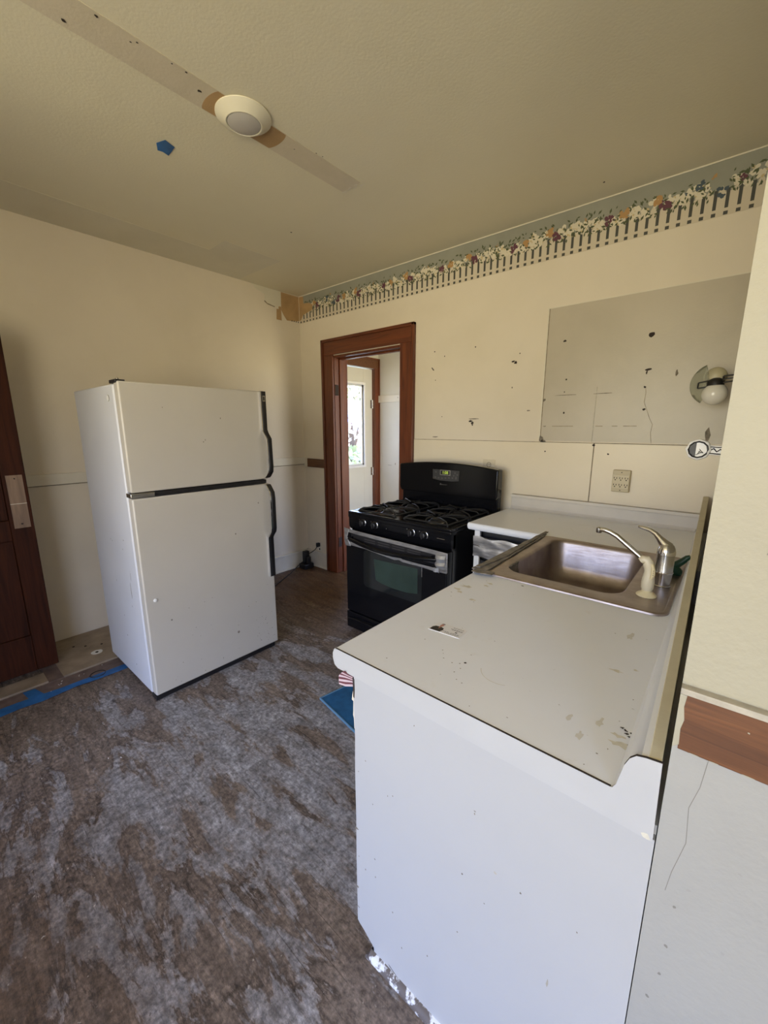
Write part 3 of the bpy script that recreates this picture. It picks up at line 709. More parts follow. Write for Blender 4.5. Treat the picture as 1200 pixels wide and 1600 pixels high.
# ---------------------------------------------------------------- base cabinets and counter
CT = .936
def cells(b, xs, ys, keep, z0, z1):
    """slab made of grid cells, side faces only on the outline"""
    V = {}
    def vv(i, j, k):
        if (i, j, k) not in V: V[i, j, k] = b.bm.verts.new((xs[i], ys[j], (z0, z1)[k]))
        return V[i, j, k]
    K = {(i, j) for i in range(len(xs)-1) for j in range(len(ys)-1) if keep((xs[i]+xs[i+1])/2, (ys[j]+ys[j+1])/2)}
    def F(*v):
        f = b.bm.faces.new(v); f.material_index = b.mi
    for i, j in K:
        F(vv(i, j, 1), vv(i+1, j, 1), vv(i+1, j+1, 1), vv(i, j+1, 1)); F(vv(i, j, 0), vv(i, j+1, 0), vv(i+1, j+1, 0), vv(i+1, j, 0))
        if (i-1, j) not in K: F(vv(i, j, 0), vv(i, j, 1), vv(i, j+1, 1), vv(i, j+1, 0))
        if (i+1, j) not in K: F(vv(i+1, j, 0), vv(i+1, j+1, 0), vv(i+1, j+1, 1), vv(i+1, j, 1))
        if (i, j-1) not in K: F(vv(i, j, 0), vv(i+1, j, 0), vv(i+1, j, 1), vv(i, j, 1))
        if (i, j+1) not in K: F(vv(i, j+1, 0), vv(i, j+1, 1), vv(i+1, j+1, 1), vv(i+1, j+1, 0))
top = thing('countertop', (-.4, 1.6, CT), 'L-shaped white laminate countertop with raised backsplash, stained and worn', 'countertop')
b = B(M['counter'])
xs = [-1.165, -.734+.015, -.69, -.10, -.052]; ys = [.658, 1.43, 2.11, 2.153+.015, 2.768]
cells(b, xs, ys, lambda x, y: (x > -.72 or y > 2.16) and not (-.69 < x < -.10 and 1.43 < y < 2.11), CT-.042, CT)
# rounded nosing along the left edge and along the rear run
def nose(pa, pb, out, mat_=None):
    pa = Vector(pa); pb = Vector(pb); out = Vector(out); L_ = []
    for p in (pa, pb):
        l = [p + Vector((0, 0, CT-.042))]
        for k in range(9):
            a = R_(-90+22.5*k); l.append(p + out*(.002+.013*max(0, math.cos(a))) + Vector((0, 0, CT-.021+.021*math.sin(a))))
        l.append(p + Vector((0, 0, CT))); L_.append(l)
    b.loft(L_)
nose((-.719, .658, 0), (-.719, 2.168, 0), (-1, 0, 0))
nose((-1.165, 2.168, 0), (-.719, 2.168, 0), (0, -1, 0))
nose((-1.165, 2.168, 0), (-1.165, 2.768, 0), (-1, 0, 0))
b.use(M['scuff'])
for x_, y_ in [(-.572, .843), (-.506, .827), (-.496, .815), (-.441, .802), (-.457, .793), (-.433, .763), (-.429, .785), (-.414, .741), (-.398, .737), (-.438, .854), (-.592, .705), (-.347, .679), (-.423, .956), (-.273, .697), (-.484, .797), (-.453, .734), (-.065, 1.124), (-.093, .921), (-.102, .737), (-.125, .673), (-.114, .713), (-.687, 1.17), (-.588, 1.146), (-.643, 1.347), (-.186, 1.214), (-.67, 1.139)]:
    b.blot((x_, y_, CT+.0004), X, Y, random.uniform(.0010, .0024), random.uniform(.0008, .0018), 7)
b.use(M['hole']); b.blot((-.432, .813, CT+.0005), X, Y, .0035, .003, 8, .15); b.blot((-.067, 1.053, CT+.0005), X, Y, .003, .003, 7); b.blot((-.52, 1.386, CT+.0005), X, Y, .006, .003, 8)
for x_, y_ in [(-.093, .813), (-.086, .809), (-.076, .806), (-.064, .806), (-.070, .785), (-.073, .787), (-.062, .767), (-.084, .800), (-.079, .795), (-.066, .795), (-.074, .772)]:
    b.blot((x_, y_, CT+.0006), X, Y, .0030, .0030, 9, .6)
st_ = plain('yellow_brown_stain', (.66, .625, .51), .45, var=.10, scale=70); b.use(st_)
for x_, y_, r_ in [(-.686, 1.209, .016), (-.67, 1.25, .02), (-.665, 1.19, .012), (-.145, 1.016, .012), (-.109, 1.047, .007), (-.088, .763, .016), (-.095, .785, .010), (-.60, 1.16, .012), (-.62, 1.30, .01), (-.62, 1.33, .014)]:
    b.blot((x_, y_, CT+.0003), X, Y, r_, r_*.5, 12, .5)
b.use(plain('pale_smear', (.66, .64, .57), .45, var=.06, scale=80))
for x_, y_, r_ in [(-.13, .80, .016), (-.15, .74, .012), (-.18, .78, .010), (-.15, 1.22, .02)]: b.blot((x_, y_, CT+.0003), X, Y, r_*.4, r_, 12, .5)
for cx_, cy_, r_, a0, a1 in ((-.345, .835, .05, 200, 300), (-.55, 2.42, .10, 180, 350), (-.60, 2.50, .05, 20, 150), (-.25, 2.35, .12, 60, 100)):
    pr = None
    for k in range(14):
        a = R_(a0+(a1-a0)*k/13); p = Vector((cx_+r_*math.cos(a), cy_+r_*math.sin(a), CT+.0002))
        if pr is not None: b.strip([pr, p], .0014, .0002)
        pr = p
obj('worktop', b, top, bevel=0)
# end band facing the camera, wrapping the side splash profile
b = B(M['edgeband'])
prof = [(-.716, .882), (-.728, .888), (-.734, .905), (-.734, .920), (-.728, .934), (-.716, CT), (-.078, CT), (-.0735, .945), (-.066, .985), (-.060, 1.001), (-.052, 1.010), (-.040, 1.0135), (-.0195, 1.016), (-.0165, .877), (-.30, .878)]
b.prism([(x_, .6565, z_) for x_, z_ in prof], (0, -.003, 0))
b.use(M['hole'])
b.prism([(-.722, .6535, CT-.0006), (-.722, .6535, CT+.0006), (-.080, .6535, CT+.0006), (-.080, .6535, CT-.0006)], (0, .004, 0))
cap = [(-.078, CT), (-.0735, .945), (-.066, .985), (-.060, 1.001), (-.052, 1.010), (-.040, 1.0135), (-.019, 1.016)]
for (xa, za), (xb, zb) in zip(cap[2:], cap[3:]): b.prism([(xa, .6535, za), (xb, .6535, zb), (xb, .6535, zb+.001), (xa, .6535, za+.001)], (0, .004, 0))
b.use(st_); b.blot((-.025, .6532, .882), X, Z, .006, .004, 9)
obj('end_band', b, top)
# side splash with a coved foot, tapering cream board behind it
b = B(M['counter'])
pf = [(-.078, CT+.0005), (-.070, .945), (-.062, .985), (-.056, 1.001), (-.048, 1.010), (-.038, 1.0135), (-.036, CT-.03)]
b.loft([[(x_+.002-(.012 if k_ < 2 else .034 if k_ < 4 else .052)*t_, y_, z_) for k_, (x_, z_) in enumerate(pf)] for t_, y_ in ((0, .658), (1, 2.768))])
obj('side_splash', b, top)
b = B(M['cream']); cb = paint('cream_board_edge', (.66, .60, .42), (.52, .45, .29), .5, .6, 8, False); b.use(cb)
b.loft([[(-.037-.058*t_, y_, .897), (-.0205-.050*t_, y_, .897), (-.0205-.050*t_, y_, z_), (-.037-.058*t_, y_, z_)] for t_, y_, z_ in ((0, .660, 1.014), (1, 2.768, 1.135))])
obj('filler_board', b, top, label='cream painted filler board against the wall', bevel=.001)
b = B(plain('cream_white_laminate', (.60, .555, .48), .4, var=.04))
b.box(-1.165, -.075, 2.768, 2.782, CT-.04, 1.038); b.box(-1.165, -.088, 2.748, 2.784, 1.018, 1.038)
b.prism([(-1.165, 2.768, CT), (-1.165, 2.752, CT), (-1.165, 2.763, CT+.008), (-1.165, 2.768, CT+.02)], (1.06, 0, 0))
obj('backsplash', b, top, bevel=.006, seg=3)

# peninsula cabinet
pc = thing('peninsula_cabinet', (-.34, 1.4, 0), 'white painted peninsula base cabinet with plain end panel facing the room', 'cabinet')
b = B(M['panel'])
pp = [(-.014, 0), (-.014, .876), (-.40, .878), (-.664, .878), (-.663, .85), (-.6655, .80), (-.663, .70), (-.6650, .60), (-.6635, .45), (-.6650, .30), (-.6640, .15), (-.664, .078), (-.655, .070), (-.640, .062), (-.605, .037), (-.600, .032), (-.600, 0)]
b.prism([(x_, PY, z_) for x_, z_ in pp], (0, .012, 0))
b.use(M['scuff'])
for x_, z_ in [(-.472, .835), (-.626, .648), (-.652, .599), (-.55, .59), (-.534, .601), (-.601, .529), (-.313, .715), (-.313, .708), (-.335, .532), (-.207, .596), (-.532, .231), (-.34, .36), (-.102, .602), (-.595, .355), (-.63, .29), (-.655, .315), (-.593, .296), (-.50, .14), (-.42, .20), (-.28, .50)]:
    b.blot((x_, PY-.0004, z_), X, Z, random.uniform(.0012, .0022), random.uniform(.0015, .003), 7)
for x_, z_ in [(-.662, .407), (-.662, .202), (-.660, .13)]: b.blot((x_, PY-.0004, z_), X, Z, .006, .003, 8, .6)
b.use(M['hole'])
for x_, z_, l_ in [(-.530, .025, .016), (-.500, .012, .006), (-.476, .008, .005)]: b.prism([(x_-l_, PY-.0004, z_+l_*.45), (x_+l_, PY-.0004, z_-l_*.35), (x_+l_, PY-.0004, z_-l_*.35-.002), (x_-l_*.8, PY-.0004, z_+l_*.2)], (0, .0003, 0))
b.use(M['soft']); b.blot((-.142, PY-.0004, .432), X, Z, .002, .010, 9); b.blot((-.26, PY-.0004, .599), X, Z, .004, .003, 9)
obj('end_panel', b, pc)
b = B(M['whiteplastic']); b.box(-.640, -.014, PY+.012, 1.405, .09, .893); b.box(-.58, -.014, PY+.012, 2.768, 0, .09); obj('body', b, pc)
b = B(M['whiteplastic']); b.box(-.640, -.02, 1.405, 2.15, .09, .74); obj('sink_base', b, pc)
b = B(M['whiteplastic']); b.box(-.640, -.018, 2.15, 2.768, .09, .893); obj('corner_base', b, pc)
for k, (y0, y1) in enumerate(((.69, 1.12), (1.14, 1.60), (1.62, 2.08))):
    b = B(M['panel']); b.box(-.657, -.640, y0, y1, .13, .70); d_ = obj('door', b, pc, bevel=.003)
    b = B(M['chromedull']); b.tube([(-.657, y1-.05, .60), (-.68, y1-.05, .60), (-.68, y1-.05, .66), (-.657, y1-.05, .66)], .004); obj('handle', b, d_)
    if k == 0: continue
    b = B(M['panel']); b.box(-.657, -.645, y0, y1, .72, .86); obj('drawer', b, pc, bevel=.003)
b = B(M['panel']); b.box(-.655, -.640, .70, 1.12, .72, .838); obj('drawer', b, pc, bevel=.003)
b = B(M['trimpaint'])        # torn veneer peeling off the panel edge
tv = [(.851, 0), (.846, -.004), (.82, -.010), (.802, -.013), (.800, -.007), (.77, -.008), (.758, -.009), (.75, -.006), (.72, -.005), (.715, 0)]
b.prism([(-.664+d_, PY+.004, z_) for z_, d_ in tv] + [(-.660, PY+.004, .715), (-.660, PY+.004, .851)], (0, .002, 0))
b.use(M['hole']); b.prism([(-.668, PY-.001, .872), (-.662, PY-.001, .870), (-.661, PY-.001, .84), (-.663, PY-.001, .815), (-.6665, PY-.001, .818), (-.667, PY-.001, .85)], (0, .003, 0))
obj('torn_edge', b, pc, label='torn pale strip peeling from the panel edge')
# painted moulding at the foot of the panel
pm, nt, bb = nodes('peeling_white_paint'); v = coords(nt)
nt.links.new(ramp(nt, noise(nt, v, 26, 5, .6), [(.44, (.72, .73, .74)), (.50, (.12, .10, .09))]), bb.inputs['Base Color']); bb.inputs['Roughness'].default_value = .6; M['peel'] = pm
b = B(M['peel'])
b.loft([[(x_, PY-a, z_) for a, z_ in ((0, 0), (.017, 0), (.017, .006), (.013, .014), (.006, .019), (0, .021))] for x_ in (-.610, 1.5)])
b.use(M['peel'])
b.loft([[(-.610-a, y_, z_) for a, z_ in ((0, 0), (.010, 0), (.008, .012), (0, .020))] for y_ in (PY-.017, PY+.02)])
struct('trim_13', b)

# rear cabinet with the taped drawer, between range and corner
rc = thing('rear_cabinet', (-.9, 2.45, 0), 'white base cabinet under rear counter with silver-taped drawer beside the range', 'cabinet')
b = B(M['whiteplastic']); b.box(-1.140, -1.105, 2.19, 2.21, .10, .893); b.box(-1.140, -.645, 2.19, 2.21, .10, .135); b.box(-.675, -.645, 2.19, 2.21, .135, .893)
b.box(-1.140, -1.125, 2.21, 2.768, 0, .893); b.box(-.665, -.645, 2.21, 2.768, 0, .893); b.box(-1.140, -.645, 2.75, 2.768, 0, .893); b.box(-1.125, -.665, 2.25, 2.75, .0, .10)
obj('face_frame', b, rc, bevel=.002)
b = B(M['blackmat']); b.box(-1.125, -.665, 2.24, 2.75, .70, .893); b.box(-1.10, -.68, 2.205, 2.24, .60, .70); obj('recess_shade', b, rc, label='black block standing in for the shade of the drawer recess')  # solid black fill paints the shade of the gaps around the drawer
b = B(M['duct'])
rows = []
for k in range(8):
    z_ = .725+.125*k/7; rows.append([(-1.143+.46*i/18, 2.184+.0016*math.sin(i*1.3+k*.8)+.0022*math.sin(k*1.7+i*.25), z_+.006*math.sin(i*.9+k)) for i in range(19)] + [(-.683, 2.195, z_), (-1.143, 2.195, z_)])
b.loft(rows)
b.use(M['hole']); b.prism([(-1.140, 2.172, .803), (-1.10, 2.170, .800), (-1.085, 2.170, .795), (-1.10, 2.170, .797), (-1.140, 2.172, .800)], (0, -.001, 0))
obj('taped_drawer_front', b, rc, label='drawer front wrapped in wrinkled silver duct tape')
b = B(M['panel']); b.box(-1.10, -.68, 2.172, 2.19, .14, .62); d_ = obj('door', b, rc, bevel=.003)
b = B(M['chromedull']); b.tube([(-.72, 2.172, .50), (-.72, 2.15, .50), (-.72, 2.15, .58), (-.72, 2.172, .58)], .004); obj('handle', b, d_)

# ---------------------------------------------------------------- sink and tap
sk = thing('sink', (-.40, 1.77, CT), 'stainless single-bowl drop-in sink with corner tap deck set in the counter', 'sink')
def rrect(x0, x1, y0, y1, r, z, n=6):
    P = []
    for cx_, cy_, a0 in ((x1-r, y1-r, 0), (x0+r, y1-r, 90), (x0+r, y0+r, 180), (x1-r, y0+r, 270)):
        for k in range(n+1):
            a = R_(a0+90*k/n); P.append((cx_+r*math.cos(a), cy_+r*math.sin(a), z))
    return P
b = B(M['steel'])
L_ = [rrect(-.708, -.087, 1.410, 2.135, .045, CT+.0008), rrect(-.706, -.088, 1.412, 2.133, .044, CT+.006), rrect(-.698, -.093, 1.420, 2.125, .04, CT+.0085),
      rrect(-.690, -.101, 1.428, 2.117, .036, CT+.006)]
b.loft(L_, cap0=False, cap1=False)
b.loft([rrect(-.690, -.101, 1.428, 2.117, .036, CT+.006), rrect(-.652, -.222, 1.492, 2.108, .075, CT+.006), rrect(-.646, -.228, 1.498, 2.102, .072, CT+.003),
        rrect(-.641, -.233, 1.503, 2.097, .07, CT-.01), rrect(-.632, -.242, 1.512, 2.088, .07, CT-.12), rrect(-.618, -.256, 1.526, 2.074, .07, CT-.160),
        rrect(-.585, -.29, 1.56, 2.04, .06, CT-.176), rrect(-.48, -.40, 1.74, 1.82, .039, CT-.180)], cap0=False, cap1=True)
obj('bowl', b, sk, angle=50)
b = B(M['chromedull']); b.lathe((-.44, 1.78, CT-.180), [(.045, 0), (.043, .003), (.032, .001), (.030, -.001)], 24); b.use(M['hole']); b.lathe((-.44, 1.78, CT-.1795), [(.027, 0), (.026, .001)], 20)
obj('drain', b, sk)
b = B(M['ductgrey'])
def ribbon(pts, hw, z_amp=.004, th=.0012):
    """crumpled tape lying along pts"""
    pts = [Vector(p) for p in pts]; lo = []
    for i, p in enumerate(pts):
        t = (pts[min(i+1, len(pts)-1)]-pts[max(i-1, 0)]).normalized(); n_ = Vector((-t.y, t.x, 0))
        w_ = hw[i] if isinstance(hw, list) else hw
        lo.append([p+n_*w_*s_+Vector((0, 0, z_amp*abs(math.sin(i*1.7+s_*2)))) for s_ in (-1, -.4, .2, .6, 1)] + [p+n_*w_*s_-Vector((0, 0, th)) for s_ in (1, .6, .2, -.4, -1)])
    b.loft(lo)
ribbon([(-.708, 1.41+.073*k, CT+.0095) for k in range(11)], [.030, .028, .026, .025, .024, .022, .021, .020, .018, .016, .013], .005)
ribbon([(-.725, 1.402, CT+.010), (-.70, 1.402, CT+.010), (-.67, 1.404, CT+.010), (-.645, 1.408, CT+.010)], [.020, .024, .022, .016], .003)
ribbon([(-.722, 1.43, CT+.014), (-.7, 1.62, CT+.013), (-.702, 1.84, CT+.013), (-.708, 2.10, CT+.014), (-.704, 2.165, CT+.016)], [.010, .007, .007, .007, .008], .006)
obj('duct_tape', b, sk, label='dull grey duct tape over the left rim')
b = B(M['ductgrey'])
rows = []
for k in range(7):
    z_ = CT+.004-.085*k/6; rows.append([(-.640+.006*abs(math.sin(i*1.6+k*.9))+.003*k/6, 1.53+.011*i, z_+.003*math.sin(i*2.2)) for i in range(10)] + [(-.645, 1.63, z_), (-.645, 1.53, z_)])
b.loft(rows); obj('duct_tape', b, sk, label='wrinkled tape patch inside the bowl')

fa = thing('faucet', (-.136, 1.70, CT+.006), 'chrome single-lever kitchen faucet on the sink deck', 'faucet')
fc = (-.136, 1.70, CT+.006)
b = B(M['chromedull'])
b.lathe(fc, [(.027, 0), (.0275, .003), (.025, .006), (.0255, .02), (.0275, .045), (.028, .050), (.0285, .055), (.0275, .058), (.0275, .112), (.0275, .116)], 32)
obj('body', b, fa)
b = B(M['chrome']); b.lathe(fc, [(.029, .050), (.030, .053), (.029, .056)], 32, cap0=False, cap1=False); obj('ring', b, fa)
b = B(M['chrome'])
b.lathe(fc, [(.0285, .117), (.0285, .128), (.026, .140), (.020, .152), (.010, .158), (.002, .159)], 32)
c0 = Vector(fc)
lv = [c0+Vector(p) for p in [(.004, 0, .142), (-.012, .003, .155), (-.026, .006, .170), (-.040, .010, .184), (-.058, .015, .193), (-.078, .02, .197), (-.096, .024, .199)]]
b.tube(lv, [.020, .0165, .011, .0085, .0075, .0075, .005], 12)
lvo = obj('lever', b, fa)
b = B(M['chrome'])
sp_ = [(-.150, 1.702, 1.000), (-.185, 1.712, 1.012), (-.215, 1.72, 1.030), (-.260, 1.728, 1.062), (-.300, 1.735, 1.090), (-.325, 1.738, 1.101), (-.345, 1.74, 1.106), (-.362, 1.742, 1.106)]
b.tube(sp_, [.012, .011, .010, .0098, .0096, .0095, .0095, .009], 14)
so = obj('spout', b, fa)
b = B(M['blackmat']); b.use(M['chromedull']); b.lathe((-.366, 1.742, 1.092), [(.0095, 0), (.0105, .002), (.0105, .018), (.006, .022)], 16); obj('aerator', b, so)

sy = thing('sink_sprayer', (-.163, 1.56, CT+.006), 'cream plastic sink sprayer standing in front of the faucet', 'sprayer')
b = B(M['cream']); sc = (-.163, 1.56, CT+.0065)
b.lathe(sc, [(.030, 0), (.0305, .003), (.026, .008), (.018, .013), (.015, .018), (.016, .021)], 28); obj('base', b, sy, label='yellowed cream base flange')
b = B(plain('pale_cream_plastic', (.66, .59, .42), .35))
b.lathe(sc, [(.015, .020), (.0185, .028), (.0195, .045), (.018, .062), (.0155, .078), (.0145, .090)], 28)
c0 = Vector(sc)
b.tube([c0+Vector(p) for p in [(.000, 0, .082), (-.002, 0, .100), (-.006, 0, .115), (-.012, 0, .124), (-.022, -.002, .124), (-.029, -.003, .118)]], [.0148, .0165, .0170, .0150, .013, .0105], 16)
hb = obj('wand', b, sy)
b = B(M['cream']); b.tube([c0+Vector(p) for p in [(.006, -.012, .116), (.012, -.016, .098), (.013, -.018, .080), (.009, -.0185, .066)]], [.004, .006, .0065, .004], 10)
b.use(M['hole'])
for k in range(3): b.lathe(c0+Vector((.0135, -.0235, .082+k*.007)), [(.0014, 0), (.0012, -.0016)], 8, 'Y')
obj('trigger', b, hb)

gb = thing('scrub_brush', (-.09, 1.86, CT+.006), 'dark green plastic brush handle lying behind the faucet', 'brush')
b = B(M['green'])
b.tube([(-.073, 1.86, 1.024), (-.081, 1.86, 1.018), (-.094, 1.86, 1.002), (-.110, 1.86, .985), (-.120, 1.86, .975)], [.007, .010, .012, .014, .010], 12); obj('handle', b, gb)
b = B(M['green']); b.tube([(-.118, 1.86, .978), (-.115, 1.865, .965), (-.108, 1.87, .952), (-.105, 1.875, .944)], [.013, .018, .020, .016], 12); obj('head', b, gb)

# ---------------------------------------------------------------- small things on and around the counter
def lerp2(P, s_, t_, dz=0):
    a = Vector(P[0])*(1-s_)+Vector(P[1])*s_; d_ = Vector(P[3])*(1-s_)+Vector(P[2])*s_; q_ = a*(1-t_)+d_*t_
    return (q_.x, q_.y, q_.z+dz)
CP = [(-.600, .898, CT), (-.503, .905, CT), (-.507, .958, CT), (-.597, .951, CT)]
bc = thing('business_card', (-.55, .93, CT), 'white business card with a dark-suited portrait lying on the counter', 'card')
b = B(M['card']); b.prism(CP, (0, 0, .0012)); obj('card', b, bc)
b = B(M['cardblack']); b.face([lerp2(CP, s_, t_, .0015) for s_, t_ in ((.04, .02), (.36, .04), (.40, .30), (.36, .48), (.25, .55), (.08, .52), (.03, .35))])
b.use(M['skin']); b.face([lerp2(CP, .225+.055*math.cos(a), .72+.17*math.sin(a), .0017) for a in [R_(30*k) for k in range(12)]])
b.face([lerp2(CP, s_, t_, .0018) for s_, t_ in ((.19, .60), (.26, .60), (.235, .28))])
b.use(M['cardtext'])
b.face([lerp2(CP, .225+.06*math.cos(a), .84+.12*math.sin(a), .0019) for a in [R_(30*k) for k in range(7)]])
obj('portrait', b, bc)
b = B(M['cardtext'])
for t_, s0, s1 in ((.82, .58, .94), (.66, .55, .96), (.58, .60, .94), (.22, .42, .62), (.22, .66, .94), (.12, .50, .94)):
    s_ = s0
    while s_ < s1:
        l_ = random.uniform(.03, .07); b.face([lerp2(CP, *q_, .0015) for q_ in ((s_, t_), (min(s_+l_, s1), t_), (min(s_+l_, s1), t_+.045), (s_, t_+.045))]); s_ += l_+.015
b.use(M['cardblack'])
for s_ in (.76, .80): b.face([lerp2(CP, *q_, .0016) for q_ in ((s_, .34), (s_+.02, .34), (s_+.02, .48), (s_, .48))])
b.face([lerp2(CP, *q_, .0017) for q_ in ((.76, .39), (.82, .39), (.82, .43), (.76, .43))])
obj('printing', b, bc)

b = B(M['mat'])                          # mat on the floor
mp_ = [(-1.586, 1.307), (-1.555, 1.52), (-1.50, 1.90), (-.70, 1.78), (-.72, 1.30), (-.80, 1.15)]
mp_ = [(-1.588, 1.312), (-1.505, 1.78), (-.66, 1.63), (-.745, 1.165)]
b.prism([(x_, y_, .0) for x_, y_ in mp_], (0, 0, .010))
b.use(plain('mat_edge', (.10, .22, .34), .8))
for p_, q_ in zip(mp_, mp_[1:]+mp_[:1]): b.tube([(p_[0], p_[1], .007), (q_[0], q_[1], .007)], .006, 8)
tag(obj('floor_mat', b), 'blue floor mat lying beside the peninsula cabinet', 'mat')

b = B(plain('rag_white', (.70, .56, .58), .8))     # striped rag hanging out of the top drawer
rg_r = plain('rag_red', (.17, .05, .065), .8); base_m = b.mats[0]
n = 8
for k in range(n):
    b.use(base_m if k % 2 else rg_r)
    t0, t1 = k/n, (k+1)/n
    def rp_(u_, t_): return (-.655-(.060-.022*abs(t_-.45)-.020*(1-t_))*u_, .686-.034*u_+.010*math.sin(u_*4), .868-.036*t_+(.020-.004*t_)*u_**1.5-.010*math.sin(u_*3.1)*(1-u_*.3)+.003*math.sin(u_*7+t_*5))
    rows = [[rp_(u_/5, t0), rp_(u_/5, t1), (Vector(rp_(u_/5, t1))+Vector((0, .003, 0))), (Vector(rp_(u_/5, t0))+Vector((0, .003, 0)))] for u_ in range(6)]
    b.loft(rows)
tag(obj('striped_cloth', b), 'red and white striped cloth poking out under the counter corner', 'cloth')

# ---------------------------------------------------------------- on the walls
# outlets
ou = thing('outlet', (-.492, WY-.006, 1.118), 'beige six-socket outlet block on the wall above the backsplash', 'outlet')
b = B(M['beige']); b.box(-.540, -.446, WY-.028, WY-.006, 1.118, 1.250); obj('housing', b, ou, bevel=.004)
b = B(plain('pale_beige_plastic', (.56, .48, .31), .4)); b.box(-.536, -.450, WY-.036, WY-.028, 1.141, 1.222)
b.use(M['hole'])
for zz in (1.202, 1.162):
    for k in range(3):
        xx = -.521+k*.029
        b.box(xx-.009, xx-.0055, WY-.0368, WY-.035, zz-.004, zz+.006); b.box(xx+.0045, xx+.008, WY-.0368, WY-.035, zz-.004, zz+.005)
        b.lathe((xx-.001, WY-.0365, zz-.0105), [(.0036, .001), (.0034, -.0004)], 10, 'Y')
obj('socket_face', b, ou)
for z_ in (1.236, 1.129): b = B(M['hole']); b.lathe((-.493, WY-.028, z_), [(.003, .001), (.003, -.0006)], 8, 'Y'); obj('screw', b, ou)
ou2 = thing('outlet', (-1.357, WY-.006, 1.13), 'flat white outlet plate just above the range backguard', 'outlet')
b = B(M['wall']); b.use(plain('painted_plate', (.66, .58, .43), .4)); b.box(-1.405, -1.310, WY-.012, WY-.006, 1.13, 1.268); obj('plate', b, ou2, bevel=.002)
b = B(M['hole'])
for zz in (1.232, 1.175):
    b = B(M['hole'])
    for s_ in (-1, 1): b.box(-1.357+s_*.0075-.0015, -1.357+s_*.0075+.0015, WY-.0125, WY-.0115, zz-.004, zz+.008)
    pr_ = [(-1.357+.017*math.cos(R_(k)), WY-.0124, zz+.017*math.sin(R_(k))) for k in range(0, 361, 24)]
    b.tube(pr_, .0012, 5); obj('socket', b, ou2)
ou3 = thing('outlet', (-3.290, WY-.018, .18), 'painted outlet plate low on the wall left of the doorway', 'outlet')
b = B(M['trimpaint']); b.box(-3.325, -3.255, WY-.007, WY, .180, .290); obj('plate', b, ou3, bevel=.002)
b = B(M['hole']); b.box(-3.298, -3.282, WY-.0085, WY-.006, .195, .215); obj('socket', b, ou3)
pg = thing('power_lead', (-3.30, WY-.03, .24), 'black power cord plugged in beside the doorway, running behind the refrigerator', 'cord')
b = B(M['blackmat']); b.box(-3.308, -3.276, WY-.045, WY-.008, .235, .278); obj('plug', b, pg, bevel=.004)
b = B(M['blackmat'])
b.tube([(-3.292, WY-.04, .24), (-3.30, WY-.06, .21), (-3.335, WY-.09, .175), (-3.37, 2.68, .16)], .0045)
b.tube([(-3.41, 2.64, .07), (-3.40, 2.58, .05), (-3.34, 2.42, .012), (-3.22, 2.18, .006), (-3.05, 1.88, .006), (-2.96, 1.65, .006), (-2.97, 1.56, .03)], .0045)
obj('cable', b, pg)
ad_ = thing('power_adapter', (-3.39, 2.68, 0), 'black power adapter blocks stacked on the floor in the corner', 'adapter')
b = B(M['blackmat']); b.box(-3.44, -3.33, 2.61, 2.73, .0, .055); obj('lower_block', b, ad_, bevel=.008)
b = B(M['blackmat']); b.box(-3.425, -3.375, 2.65, 2.71, .055, .185); b.box(-3.37, -3.34, 2.66, 2.70, .055, .13); obj('upper_block', b, ad_, bevel=.006)

# wallpaper border
b = B(M['wp_bg']); yw = WY-.0012; Z0, Z1 = 2.514, CZ-.003
b.box(-3.49, 0, yw, WY, Z0+.06, Z1)
b.use(M['wp_white']); b.box(-3.49, 0, yw-.0001, WY, Z0, Z0+.105)
k = 0; x_ = -.045
while x_ > -3.47:
    b.use(M['wp_white']); b.face([(x_+.012, yw-.0003, Z0), (x_+.036, yw-.0003, Z0), (x_+.036, yw-.0003, Z0+.115), (x_+.024, yw-.0003, Z0+.135), (x_+.012, yw-.0003, Z0+.115)])
    b.use(M['wp_dark']); b.box(x_-.007, x_+.0072, yw-.0006, yw, Z0+.034, Z0+.120); b.box(x_-.0085, x_+.009, yw-.0006, yw, Z0+.004, Z0+.020)
    x_ -= .0475; k += 1
rnd = random.Random(3)
def flower(x_, z_, r_, mi, dens=7):
    for _ in range(dens):
        b.use(M['wp_f'][mi]); a = rnd.uniform(0, 6.28); d_ = r_*rnd.uniform(.2, .8)
        c_ = Vector((x_+d_*math.cos(a), yw-(.0009 if mi in (0, 5) else .0016)-rnd.random()*.0004, z_+d_*math.sin(a))); n_ = 7; rr_ = r_*(rnd.uniform(.3, .55) if mi in (0, 5) else rnd.uniform(.18, .36))
        b.face([c_+Vector((rr_*rnd.uniform(.7, 1.2)*math.cos(6.283*i/n_), 0, rr_*rnd.uniform(.7, 1.2)*math.sin(6.283*i/n_))) for i in range(n_)])
def leaf(x_, z_, mi=4):
    b.use(M['wp_f'][mi]); a = rnd.uniform(0, 3.14); l_ = rnd.uniform(.008, .015); w_ = l_*.42
    u_ = Vector((math.cos(a), 0, math.sin(a))); v_ = Vector((-u_.z, 0, u_.x)); c_ = Vector((x_, yw-.0014-rnd.random()*.0003, z_))
    b.face([c_-u_*l_, c_+v_*w_, c_+u_*l_, c_-v_*w_])
def white(x_, z_, r_=.020):
    flower(x_, z_, r_, 0, 6); flower(x_, z_, r_*.7, 5, 1)
